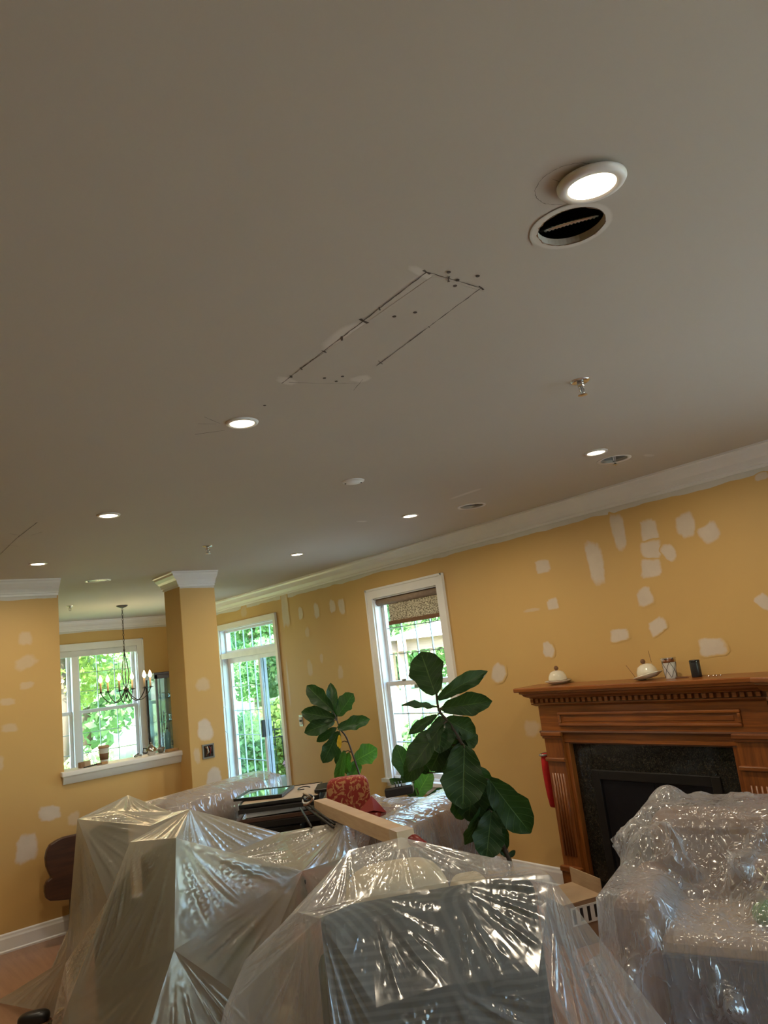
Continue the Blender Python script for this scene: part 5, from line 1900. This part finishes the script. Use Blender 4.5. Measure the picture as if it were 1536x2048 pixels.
PC = (2.74, 4.97)
z = .47
tag(MB().obox((2.66, 4.90, .605), (.42, .44, .285), -.62).build('storage_box', 'frame_black', bevel=.008), 'black box at the bottom of the frame pile on the sofa', 'box')
for k, (dx, dy, sx, sy, h, rz, lab, fm, pm) in enumerate([
        (.02, -.06, .60, .62, .035, -.66, 'large black frame at the bottom of the pile on the sofa', 'frame_black', 'picture_dark'),
        (.00, -.02, .54, .60, .022, -.60, 'dark wooden frame low in the pile on the sofa', 'dark_wood', 'picture_dark'),
        (.02, -.02, .46, .50, .030, -.55, 'white edged canvas in the middle of the pile on the sofa', 'paper_white', 'paper_white'),
        (.06, -.03, .58, .62, .024, -.66, 'black frame under the tan board in the pile', 'frame_black', 'picture_dark'),
        (.065, .02, .56, .56, .022, -.62, 'tan backed board with black edges near the top of the pile', 'frame_black', 'tan_board')]):
    if k == 0:
        z = .76
    flat_frame((PC[0] + dx, PC[1] + dy, z), sx, sy, h, rz, lab, fm, pm, .012 if k == 4 else .03)
    z += h + .002
flat_frame((2.71, 5.09, z), .36, .34, .018, -.80, 'small black framed picture on top of the pile on the sofa', 'frame_black', 'picture_teal', .022)
tag(MB().obox((3.00, 4.75, z + .012), (.10, .26, .022), -.66).build('dark_board', 'frame_black', bevel=.004), 'narrow black board sticking out of the frame pile', 'board')
tag(MB().tube([(2.94 + .045 * math.cos(a), 4.90 + .07 * math.sin(a), z + .0045 + .004 * (1 + math.sin(a * 2))) for a in [q * PI / 9 for q in range(0, 12)]], .004, 6).build('loose_cable', 'black_plastic', smooth=True), 'thin black cable looped on top of the frame pile', 'cable')
tag(rbox(MB(), (2.80, 4.40, .768), (.11, .10, .15), .6, .4).build('black_bag', 'black_gloss', smooth=True), 'shiny black plastic bag beside the frame pile', 'bag')

# long cardboard box, rods, cushion, charger
A, B = Vector((2.66, 4.26, .905)), Vector((2.31, 2.98, .93))
d = (B - A)
mb = MB().obox((A + B) / 2, (.085, d.length, .075), math.atan2(-d.x, d.y), math.asin(d.z / d.length))
t = thing('cardboard_tube', 'long square cardboard box lying across the covered furniture', 'cardboard box', A)
mb.build('carton', 'cardboard', t, bevel=.003)
e = B - d.normalized() * .02
MB().obox(e, (.089, .10, .079), math.atan2(-d.x, d.y), math.asin(d.z / d.length)).build('tape', 'tan_board', t)
MB().obox(A + d.normalized() * .004, (.075, .02, .065), math.atan2(-d.x, d.y)).build('open_end', 'cardboard_dark', t)
for k, (p, q) in enumerate([((2.585, 4.32, .905), (2.42, 3.76, .875)), ((2.614, 4.345, .915), (2.455, 3.80, .88)), ((2.56, 4.34, .90), (2.36, 3.90, .875))]):
    tag(MB().tube([p, q], .007, 8).build('curtain_rod', 'black_metal', smooth=True), ('longest thin black rod in the fan of three beside the cardboard box', 'thin black rod lying right against the long cardboard box', 'thin black rod splayed furthest from the long cardboard box')[k], 'rod', 'thin rods beside the cardboard box')
t = thing('cord_coil', 'bunch of bright cord ties at the end of the rods', 'cord', (2.62, 4.34, .9))
for k in range(4):
    MB().tube([(2.62 + .03 * math.cos(a * PI / 6 + k), 4.34 + .03 * math.sin(a * PI / 6) * (1 - .2 * k), .93 + .012 * k + .02 * math.cos(a * PI / 6)) for a in range(12)], .006, 6, closed=True).build('cord_loop', ('kraft', 'paper_white', 'black_plastic', 'tan_board')[k], t, smooth=True)
tag(rbox(MB(), (3.03, 4.475, .855), (.30, .15, .29), .42, -.62).build('floral_cushion', 'red_floral', smooth=True), 'red cushion with gold floral pattern standing on the sofa', 'cushion')
t = thing('red_bag', 'dark red leather bag slumped beside the floral cushion', 'bag', (2.97, 4.10, .75))
rbox(MB(), (2.98, 4.13, .765), (.18, .14, .12), .6, .6).build('bag_body', 'red_leather', t, smooth=True)
MB().add([(2.88, 4.20, .80), (3.02, 4.04, .80), (3.00, 4.16, .90), (2.93, 4.06, .83)], [(0, 1, 2), (0, 3, 2), (1, 3, 2), (0, 1, 3)]).build('flap', 'red_leather', t)
tag(rbox(MB(), (2.82, 3.98, .745), (.15, .12, .08), .8, .3).build('red_pouch', 'red_leather', smooth=True), 'small round dark red pouch in front of the red bag', 'pouch')
MCg = Matrix.Translation((3.16, 4.06, .893)) @ Matrix.Rotation(-.75, 4, 'Z') @ Matrix.Rotation(-.06, 4, 'Y')
t = thing('battery_charger', 'black battery charger resting on the covered sofa arm', 'charger', (3.16, 4.06, .893))
MB().box(-.095, .095, -.055, .055, -.012, .045).build('case', 'black_plastic', t, M=MCg, bevel=.012, seg=3)
MB().box(-.088, .088, -.048, .048, .044, .048).build('top_plate', 'black_gloss', t, M=MCg)
for a in (-.02, .0, .02):
    MB().box(a - .003, a + .003, -.01, .01, .046, .070).build('contact', 'black_plastic', t, M=MCg)
tag(MB().tube([(2.315, 2.985, .928), (2.345, 2.945, .915), (2.375, 2.90, .89)], [.026, .030, .016], 10).build('red_roll', 'red_leather', smooth=True), 'dark red rolled cloth at the end of the long cardboard box', 'roll')

# ---- carved brown chair end at the far left, small black feet on the floor
cv = thing('carved_chair', 'dark brown carved wooden chair end showing beside the milky film', 'chair', (1.68, 6.30, 0))
sc = [(1.80, .30), (1.80, .745), (1.60, .748), (1.55, .738), (1.50, .718), (1.475, .68), (1.463, .63), (1.468, .57), (1.485, .52), (1.500, .485), (1.470, .47), (1.455, .44), (1.453, .40), (1.462, .355), (1.49, .33), (1.56, .315), (1.64, .30)]
MB().prism(sc, (0, 6.20, 0), (0, 6.245, 0), (1, 0, 0), (0, 0, 1)).build('carved_side', 'dark_wood', cv, bevel=.008)
MB().box(1.62, 1.82, 6.24, 6.44, .30, .36).build('seat', 'dark_wood', cv, bevel=.01)
MB().box(1.78, 1.82, 6.24, 6.44, .35, .74).build('back_panel', 'dark_wood', cv, bevel=.008)
for x in (1.68, 1.78):
    for y in (6.205, 6.40):
        MB().box(x, x + .04, y, y + .04, 0, .31).build('leg', 'dark_wood', cv)
t = thing('black_tool', 'dark rounded tool lying on the floor at the edge of the milky film', 'tool', (1.08, 4.93, 0))
rbox(MB(), (1.085, 4.955, .046), (.17, .09, .075), .75, -.35).build('body', 'black_plastic', t, smooth=True)
rbox(MB(), (1.085, 4.955, .012), (.18, .095, .024), .5, -.35).build('grip', 'kraft', t, smooth=True)
tag(rbox(MB(), (1.165, 4.805, .028), (.08, .06, .055), .6, .2).build('black_bundle', 'black_gloss', smooth=True), 'small black bundle on the floor beside the dark rounded tool', 'bundle')

# ---- cardboard box by the fireplace
cbx = thing('open_carton', 'open brown cardboard box with a raised flap by the fireplace', 'cardboard box', (3.72, 3.22, 0))
RZB = -.32
MBx = Matrix.Translation((3.73, 3.24, 0)) @ Matrix.Rotation(RZB, 4, 'Z')
MB().box(-.14, .14, -.16, .16, 0, .24).build('carton', 'cardboard_dark', cbx, M=MBx, bevel=.003)
MB().box(-.14, .14, -.16, .16, .241, .245).build('closed_flap', 'cardboard', cbx, M=MBx)
MB().box(.132, .138, -.16, .16, .24, .335).build('raised_flap', 'cardboard', cbx, M=MBx)
MB().box(-.10, .10, -.166, -.161, .12, .22).build('printed_label', 'paper_white', cbx, M=MBx)
for i in range(4):
    MB().box(-.09 + .05 * i, -.07 + .05 * i, -.168, -.166, .13 + .01 * (i % 2), .21).build('label_print', 'black_plastic', cbx, M=MBx)

# ------------------------------------------------------------------ fiddle-leaf figs: (base xyz, tip xyz, width)
BIG_leaves = [
    (2.879, 3.26, 1.544, 2.862, 3.338, 1.802, 0.203),
    (2.889, 3.251, 1.513, 3.077, 3.034, 1.655, 0.096),
    (2.884, 3.256, 1.474, 2.67, 3.301, 1.528, 0.05),
    (2.902, 3.241, 1.462, 3.02, 2.989, 1.484, 0.126),
    (2.961, 3.322, 1.45, 3.151, 3.296, 1.48, 0.062),
    (2.871, 3.266, 1.427, 2.711, 3.332, 1.364, 0.062),
    (3.016, 3.277, 1.406, 3.047, 3.278, 1.262, 0.077),
    (2.98, 3.241, 1.244, 3.076, 3.163, 1.288, 0.101),
    (2.877, 3.223, 1.377, 2.613, 3.283, 1.211, 0.17),
    (2.934, 3.279, 1.29, 2.842, 3.354, 1.124, 0.182),
    (3.007, 3.284, 1.248, 2.926, 3.376, 1.102, 0.174),
    (2.912, 3.426, 1.241, 2.783, 3.532, 1.073, 0.124),
    (2.895, 3.092, 1.261, 2.798, 3.068, 0.951, 0.233),
    (3.018, 3.146, 1.124, 3.02, 3.119, 0.89, 0.189),
    (2.956, 3.261, 1.016, 2.96, 3.258, 0.835, 0.12),
    (3.05, 3.094, 1.054, 3.129, 2.926, 0.756, 0.197),
    (2.996, 3.139, 0.912, 2.911, 3.169, 0.717, 0.108),
    (3.014, 3.072, 0.895, 2.922, 3.07, 0.664, 0.165),
    (3.117, 3.169, 0.865, 3.132, 3.118, 0.651, 0.08),
    (3.045, 3.189, 0.869, 3.043, 3.19, 0.785, 0.06),
    (2.929, 3.477, 1.087, 2.877, 3.519, 1.215, 0.094),
    (3.092, 3.086, 0.628, 3.133, 3.052, 0.658, 0.029),
    (3.092, 3.085, 0.632, 3.067, 3.106, 0.677, 0.027),
]
BIG_stem = [(3.097, 3.081, 0.545), (3.099, 3.08, 0.627), (3.037, 3.131, 0.876), (2.999, 3.162, 1.089), (2.969, 3.186, 1.247), (2.921, 3.225, 1.38), (2.886, 3.254, 1.454), (2.884, 3.256, 1.553)]
MID_leaves = [
    (3.829, 5.767, 1.359, 3.654, 5.91, 1.603, 0.152),
    (3.849, 5.789, 1.326, 3.851, 5.788, 1.602, 0.1),
    (3.845, 5.728, 1.31, 3.947, 5.606, 1.496, 0.184),
    (3.824, 5.745, 1.29, 3.579, 5.907, 1.381, 0.147),
    (3.817, 5.738, 1.268, 3.572, 5.874, 1.205, 0.135),
    (3.841, 5.731, 1.194, 4.002, 5.497, 1.27, 0.127),
    (3.841, 5.757, 1.202, 3.67, 5.833, 1.113, 0.083),
    (3.84, 5.719, 1.171, 3.7, 5.808, 0.911, 0.146),
    (3.89, 5.782, 1.07, 3.825, 5.835, 0.849, 0.083),
    (3.88, 5.726, 0.996, 3.805, 5.787, 0.696, 0.098),
    (3.974, 5.713, 0.888, 4.095, 5.55, 0.986, 0.183),
    (3.943, 5.738, 0.969, 3.89, 5.782, 0.785, 0.105),
    (3.932, 5.735, 0.757, 4.003, 5.676, 0.868, 0.095),
    (3.927, 5.79, 0.725, 3.997, 5.733, 0.883, 0.08),
    (3.856, 5.823, 1.278, 3.928, 5.764, 1.456, 0.097),
]
MID_stem = [(4.068, 5.572, 0.41), (4.011, 5.618, 0.597), (3.983, 5.642, 0.692), (3.95, 5.668, 0.878), (3.907, 5.703, 1.099), (3.87, 5.733, 1.182), (3.852, 5.748, 1.262)]
LOW_leaves = [
    (3.758, 4.643, 0.691, 3.849, 4.543, 0.881, 0.143),
    (3.76, 4.642, 0.704, 3.605, 4.704, 0.86, 0.095),
    (3.782, 4.689, 0.709, 3.721, 4.738, 0.856, 0.075),
    (3.82, 4.593, 0.669, 3.929, 4.439, 0.722, 0.095),
    (3.802, 4.737, 0.807, 3.742, 4.786, 1.084, 0.153),
    (3.833, 4.711, 0.684, 3.834, 4.71, 0.803, 0.069),
]
LOW_stem = [(3.833, 4.582, 0.487), (3.813, 4.598, 0.605), (3.788, 4.619, 0.674), (3.775, 4.63, 0.753)]
BIG_leaves += [(2.93, 3.23, 1.36, 2.99, 3.30, 1.10, .19), (2.96, 3.18, 1.26, 2.87, 3.14, 1.02, .20), (3.00, 3.15, 1.10, 2.90, 3.16, .86, .20), (3.02, 3.14, 1.0, 3.09, 3.20, .80, .17),
               (2.90, 3.25, 1.42, 2.80, 3.20, 1.24, .15), (2.91, 3.24, 1.40, 3.02, 3.12, 1.30, .13), (3.03, 3.13, .92, 2.98, 3.05, .70, .15)]


def leaf_mesh(k):
    """unit leaf along +y (0..1), width about 1 in x, curling in z: the fiddle shape"""
    rnd = random.Random(100 + k)
    nv, nu = 12, 6
    vs, uvs, fs = [], [], []
    a1, a2, b1 = rnd.uniform(0, 6), rnd.uniform(0, 6), rnd.uniform(.10, .26)
    for i in range(nv + 1):
        v = i / nv
        w = .06 + 1.0 * math.sin(PI * min(1, v ** .85 * .97 + .03)) ** .75 * (.50 + .58 * v)
        w -= .14 * math.exp(-((v - .36) / .13) ** 2)
        if v > .97:
            w *= .55
        for j in range(nu + 1):
            u = j / nu * 2 - 1
            x = u * w * .5 * (1 + .05 * math.sin(v * 23 + a1) * abs(u))
            z = .10 * abs(u) ** 1.4 * w + .035 * math.sin(v * 17 + a1 + u * 1.5) * abs(u) - b1 * v * v + .05 * math.sin(v * 3 + a2)
            vs.append((x, v, z))
            uvs.append((j / nu, v))
    for i in range(nv):
        for j in range(nu):
            q = i * (nu + 1) + j
            fs.append((q, q + 1, q + nu + 2, q + nu + 1))
    me = bpy.data.meshes.new('leaf')
    me.from_pydata(vs, [], fs)
    ul = me.uv_layers.new(name='UVMap')
    for lp_ in me.loops:
        ul.data[lp_.index].uv = uvs[lp_.vertex_index]
    me.polygons.foreach_set('use_smooth', [True] * len(me.polygons))
    return me


LEAFM = {}
for mm in ('fig_leaf', 'fig_leaf_light', 'yellow_leaf'):
    LEAFM[mm] = []
    for k in range(5):
        me = leaf_mesh(k)
        me.materials.append(MATS[mm])
        LEAFM[mm].append(me)


def put_leaf(parent, q, i, mm='fig_leaf', toward=Vector((-.6, -.75, .25))):
    b, t, w = Vector(q[:3]), Vector(q[3:6]), q[6]
    d = t - b
    ln = d.length
    yv = d.normalized()
    rnd = random.Random(i * 7 + 3)
    nz = toward + Vector((rnd.uniform(-.5, .5), rnd.uniform(-.5, .5), rnd.uniform(-.3, .4)))
    nz = nz - yv * nz.dot(yv)
    nz.normalize()
    xv = yv.cross(nz)
    o = bpy.data.objects.new('leaf', LEAFM[mm][i % 5])
    COL.objects.link(o)
    sx = w * 1.28
    M = Matrix(((xv.x * sx, yv.x * ln, nz.x * ln, b.x), (xv.y * sx, yv.y * ln, nz.y * ln, b.y), (xv.z * sx, yv.z * ln, nz.z * ln, b.z), (0, 0, 0, 1)))
    o.parent = parent
    o.matrix_parent_inverse = parent.matrix_basis.inverted()
    o.matrix_basis = M
    return o


def fig(label, leaves, stem, pot_xy, pot, lights=(), r0=.013):
    t = thing('fiddle_leaf_fig', label, 'plant', (*pot_xy, 0), 0, 'fiddle-leaf figs by the window')
    px, py = pot_xy
    pr, ph, pm = pot
    MB().lathe([(.001, 0), (pr * .72, 0), (pr * .75, .01), (pr * .95, ph - .03), (pr, ph - .03), (pr, ph), (pr * .9, ph), (pr * .88, ph - .04), (.001, ph - .04)], (px, py, 0), 32).build('pot', pm, t, smooth=True)
    MB().lathe([(.001, ph - .045), (pr * .88, ph - .045), (pr * .87, ph - .03), (.001, ph - .022)], (px, py, 0), 24).build('soil', 'soil', t, smooth=True)
    pts = [Vector(p) for p in stem]
    pts = [Vector((px, py, ph - .04))] + pts if (pts[0] - Vector((px, py, ph))).length > .05 else pts
    sm = []
    for i in range(len(pts) - 1):       # smooth the stem
        p0, p1, p2, p3 = pts[max(i - 1, 0)], pts[i], pts[i + 1], pts[min(i + 2, len(pts) - 1)]
        for q in range(5):
            s = q / 5
            sm.append(.5 * ((2 * p1) + (p2 - p0) * s + (2 * p0 - 5 * p1 + 4 * p2 - p3) * s * s + (3 * p1 - p0 - 3 * p2 + p3) * s ** 3))
    sm.append(pts[-1])
    n = len(sm)
    MB().tube(sm, [r0 * (1 - .55 * i / n) for i in range(n)], 9).build('stem', 'stem_bark', t, smooth=True)
    for i, q in enumerate(leaves):
        put_leaf(t, q, i, 'fig_leaf_light' if i in lights else 'fig_leaf')
        # leaf stalk to the nearest point of the stem
        b = Vector(q[:3])
        k = min(sm, key=lambda p: (p - b).length + max(0, p.z - b.z) * .7)
        if (k - b).length > .012:
            MB().tube([k, (k + b) / 2 + Vector((0, 0, .01)), b + (Vector(q[3:6]) - b) * .03], .004, 6).build('leaf_stalk', 'stem_bark', t, smooth=True)
    return t


fig('tall dark fiddle-leaf fig leaning between the sofa and the fireplace', BIG_leaves, BIG_stem, (3.12, 3.10), (.15, .34, 'pot_terracotta'), (), .014)
t = fig('slim fiddle-leaf fig with a bare stem against the wall between door and window', MID_leaves, MID_stem, (4.05, 5.60), (.14, .36, 'pot_white'), (9, 10, 11, 12, 13), .012)
put_leaf(t, (3.836, 5.71, 1.141, 3.822, 5.721, 1.02, .045), 3, 'yellow_leaf')
fig('low fiddle-leaf fig in a white pot below the window', LOW_leaves, LOW_stem, (3.87, 4.56), (.10, .66, 'pot_white'), (0,), .009)

# ------------------------------------------------------------------ outdoors
GZ = -0.35
struct(MB().add([(-60, -60, GZ), (90, -60, GZ), (90, 90, GZ), (-60, 90, GZ)], [(0, 1, 2, 3)]).build('ground_lawn', 'lawn'))
struct(MB().box(WX + TH, WX + 4.2, 3.0, 10.0, GZ, GZ + .06).build('ground_patio', 'patio_stone'))
struct(MB().box(-14, WX + 7.5, -16.0, Y0 - .2, GZ, GZ + .06).build('ground_bounce_rear', 'patio_stone'))  # unseen neutral paving, added to cut the lawn's green bounce indoors
struct(MB().box(WX + TH, WX + 7.5, Y0 - .2, 3.0, GZ, GZ + .06).build('ground_bounce_side', 'patio_stone'))  # more unseen paving, added for neutral bounce through the side window


def foliage_mesh(rng, blobs, n, size):
    """leaf blades scattered through ellipsoid clumps"""
    B = np.array(blobs)
    vol = B[:, 3] * B[:, 4] * B[:, 5]
    pick = rng.choice(len(B), n, p=vol / vol.sum())
    d = rng.normal(size=(n, 3))
    d /= np.linalg.norm(d, axis=1, keepdims=True)
    r = rng.uniform(.45, 1.0, (n, 1)) ** .5
    c = B[pick, :3] + d * r * B[pick, 3:6]
    a = rng.normal(size=(n, 3))
    a /= np.linalg.norm(a, axis=1, keepdims=True)
    b = np.cross(a, rng.normal(size=(n, 3)))
    b /= np.linalg.norm(b, axis=1, keepdims=True)
    s = size * rng.uniform(.6, 1.4, (n, 1))
    V = np.stack([c - a * s, c + b * s * .55, c + a * s, c - b * s * .55], 1).reshape(-1, 3)
    F = np.arange(4 * n).reshape(n, 4)
    return V, F


def foliage(name, blobs, n, size, m, parent, seed):
    V, F = foliage_mesh(np.random.RandomState(seed), blobs, n, size)
    me = bpy.data.meshes.new(name)
    me.from_pydata(V.tolist(), [], F.tolist())
    me.materials.append(MATS[m])
    o = bpy.data.objects.new(name, me)
    COL.objects.link(o)
    o.parent = parent
    o.matrix_parent_inverse = parent.matrix_basis.inverted()
    return o


STANDS = [(11.4, 11.4, 2.6)]      # the gazebo


def tree(x, y, h, rad, m, label, seed, n=5200, size=.13, low=.15, group='trees outside the windows'):
    rnd = random.Random(seed)
    u = Vector((x - 2.0, y - 5.0)).normalized()
    while any(math.hypot(x - a, y - b) < 1.12 * rad + c for a, b, c in STANDS):     # each tree finds a clear place further out
        x, y = x + u.x * .3, y + u.y * .3
    STANDS.append((x, y, 1.12 * rad))
    t = thing('tree', label, 'tree', (x, y, GZ), 0, group)
    MB().tube([(x, y, GZ), (x + .1, y, GZ + h * .3), (x - .05, y + .1, GZ + h * .6), (x, y, GZ + h * .85)], [.16, .12, .08, .03], 9).build('trunk', 'bark', t, smooth=True)
    for k in range(5):
        a = k * 2.3 + seed
        z0 = GZ + h * (.25 + .1 * k)
        MB().tube([(x, y, z0), (x + rad * .5 * math.cos(a), y + rad * .5 * math.sin(a), z0 + h * .12)], [.06, .02], 6).build('branch', 'bark', t, smooth=True)
    bl = []
    for k in range(16):
        a = rnd.uniform(0, 6.28)
        q = rnd.uniform(0, .60) * rad
        zz = GZ + h * rnd.uniform(low, .95)
        s = rad * rnd.uniform(.36, .50)
        bl.append((x + q * math.cos(a), y + q * math.sin(a), zz, s, s, s * .7))
    foliage('crown', bl, n, size, m, t, seed)


def bush(x, y, r, h, m, label, seed, n=1500, size=.06, group='bushes outside the windows'):
    rnd = random.Random(seed)
    t = thing('bush', label, 'bush', (x, y, GZ), 0, group)
    bl = []
    for k in range(7):
        a = rnd.uniform(0, 6.28)
        q = rnd.uniform(0, .6) * r
        bl.append((x + q * math.cos(a), y + q * math.sin(a), GZ + h * rnd.uniform(.3, .7), r * .5, r * .5, h * .38))
    foliage('foliage', bl, n, size, m, t, seed)
    for k in range(3):
        MB().tube([(x, y, GZ), (x + .1 * (k - 1), y + .05 * k, GZ + h * .5)], .015, 5).build('stem', 'bark', t)
    return t


# behind the dining window
tree(3.6, 14.0, 6.5, 2.1, 'foliage_b', 'bright green tree close outside the dining window', 1, 22000, .055, .34)
tree(1.9, 15.5, 7.5, 2.4, 'foliage_a', 'mid green tree beside the bright one outside the dining window', 2, 6000, .11)
tree(5.6, 19.0, 9.0, 3.0, 'foliage_a', 'tall green tree far outside the dining window', 3, 6000, .16)
tree(2.6, 21.0, 9.0, 3.2, 'foliage_b', 'yellow green tree at the back of the yard beyond the dining room', 4, 5000, .18)
bush(3.2, 12.5, .9, 1.2, 'foliage_pale', 'leafy bush right below the dining window', 11, 3500, .05)
bush(4.95, 12.9, .75, 1.1, 'foliage_pale', 'rounded bush right of the leafy one below the dining window', 12, 2600, .05)
# beyond the patio door
tree(8.1, 15.2, 7.0, 2.0, 'foliage_a', 'dense green tree outside the left pane of the patio door', 5, 16000, .065, .30)
tree(9.6, 16.0, 7.5, 2.4, 'foliage_dark', 'dark green tree behind the screen of the patio door', 6, 8000, .12, .2)
tree(7.2, 18.5, 9.0, 2.8, 'foliage_a', 'tall green tree far beyond the patio door', 7, 6000, .16)
bush(5.65, 11.1, .8, 1.5, 'foliage_a', 'tall leafy bush close outside the patio door', 13, 3200, .05)
bush(7.35, 13.0, .95, 1.5, 'foliage_b', 'yellow green bush on the lawn beyond the screen door', 14, 3200, .06)
bush(7.25, 10.75, .55, .9, 'foliage_b', 'small bright bush beside the iron fence', 15, 2200, .045)
# beyond the gazebo window
tree(13.5, 18.5, 8.5, 3.0, 'foliage_a', 'broad green tree behind the gazebo', 8, 7000, .17)
tree(18.0, 17.0, 9.0, 3.4, 'foliage_b', 'large pale green tree right behind the gazebo', 9, 6000, .20)
tree(11.0, 21.0, 9.5, 3.2, 'foliage_a', 'tall green tree left behind the gazebo', 10, 6000, .19)
tree(13.0, 16.0, 7.5, 2.6, 'foliage_a', 'round green tree close behind the gazebo roof', 18, 9000, .11)
bush(8.1, 9.6, .75, 1.1, 'foliage_a', 'green bush in front of the gazebo post', 16, 2600, .05)
bush(9.75, 9.2, .7, .9, 'foliage_b', 'pale bush in front of the gazebo floor', 17, 2600, .05)
for i in range(9):
    a = i / 8
    tree(-6 + 34 * a, 30 - 8 * a + (i % 2) * 2, 10, 2.6, 'foliage_a' if i % 2 else 'foliage_dark', 'tree in the distant row at the end of the yard', 20 + i, 3500, .32, .1, 'distant row of trees')
for i in range(5):
    tree(30 + (i % 2) * 2, 18 - 9 * i, 10, 3.0, 'foliage_dark' if i % 2 else 'foliage_a', 'tree in the distant row right of the yard', 40 + i, 2500, .36, .1, 'distant right-hand row of trees')

# flower box on the patio
t = thing('flower_planter', 'patio planter full of pink flowers outside the screen door', 'planter', (6.0, 9.7, GZ))
MB().box(5.55, 6.35, 9.45, 9.95, GZ + .05, GZ + .60).build('planter_box', 'patio_stone', t, bevel=.02)
rng = np.random.RandomState(5)
foliage('leaves', [(5.95, 9.7, GZ + .66, .42, .28, .14)], 900, .04, 'foliage_b', t, 6)
foliage('blossoms', [(5.95, 9.7, GZ + .78, .42, .28, .13)], 900, .035, 'petal_pink', t, 7)

# iron fence beyond the door
t = thing('iron_fence', 'black iron picket fence on the lawn', 'fence', (7.6, 12.2, GZ))
for i in range(18):
    p = Vector((6.2, 11.9, 0)).lerp(Vector((8.4, 11.5, 0)), i / 17)
    MB().tube([(p.x, p.y, GZ), (p.x, p.y, GZ + 1.22)], .010, 5).build('picket', 'black_metal', t)
for z in (.18, .95, 1.08):
    MB().tube([(6.2, 11.9, GZ + z), (8.4, 11.5, GZ + z)], .012, 6).build('rail', 'black_metal', t)

# gazebo
g = thing('gazebo', 'wooden gazebo with pale shingle roof in the yard', 'gazebo', (10.6, 12.6, GZ))
gx0, gx1, gy0, gy1 = 0.0, 3.4, 0.0, 3.4
MG = Matrix.Translation((9.0, 11.0, 0)) @ Matrix.Rotation(math.radians(-35), 4, 'Z')
for x in (gx0, gx1):
    for y in (gy0, gy1):
        MB().box(x - .09, x + .09, y - .09, y + .09, GZ, 1.85).build('post', 'gazebo_wood', g, M=MG)
MB().box(gx0 - .3, gx1 + .3, gy0 - .08, gy0 + .08, 1.80, 2.03).build('beam', 'gazebo_wood', g, M=MG)
MB().box(gx0 - .3, gx1 + .3, gy1 - .08, gy1 + .08, 1.80, 2.03).build('beam', 'gazebo_wood', g, M=MG)
MB().box(gx0 - .08, gx0 + .08, gy0 - .3, gy1 + .3, 1.81, 2.02).build('beam', 'gazebo_wood', g, M=MG)
MB().box(gx1 - .08, gx1 + .08, gy0 - .3, gy1 + .3, 1.81, 2.02).build('beam', 'gazebo_wood', g, M=MG)
for (x, y, dx, dy) in ((gx0, gy0, 1, 0), (gx1, gy0, -1, 0), (gx0, gy0, 0, 1), (gx0, gy1, 0, -1)):
    pts = [(x + dx * .6 * math.sin(q * PI / 16), y + dy * .6 * math.sin(q * PI / 16), 1.82 - .62 * (1 - math.sin(PI / 2 - q * PI / 16)) if False else 1.20 + .62 * (1 - math.cos(q * PI / 16))) for q in range(9)]
    MB().tube(pts, .06, 6).build('curved_brace', 'gazebo_wood', g, M=MG)
c = ((gx0 + gx1) / 2, (gy0 + gy1) / 2)
e = .3
vs = [(gx0 - e, gy0 - e, 2.02), (gx1 + e, gy0 - e, 2.02), (gx1 + e, gy1 + e, 2.02), (gx0 - e, gy1 + e, 2.02), (c[0], c[1], 2.52),
      (gx0 - e, gy0 - e, 2.07), (gx1 + e, gy0 - e, 2.07), (gx1 + e, gy1 + e, 2.07), (gx0 - e, gy1 + e, 2.07)]
MB().add(vs, [(5, 6, 4), (6, 7, 4), (7, 8, 4), (8, 5, 4), (0, 1, 6, 5), (1, 2, 7, 6), (2, 3, 8, 7), (3, 0, 5, 8), (0, 3, 2, 1)]).build('roof', 'shingle', g, M=MG)
MB().box(gx0 - .2, gx1 + .2, gy0 - .2, gy1 + .2, GZ, GZ + .08).build('floor_slab', 'patio_stone', g, M=MG)
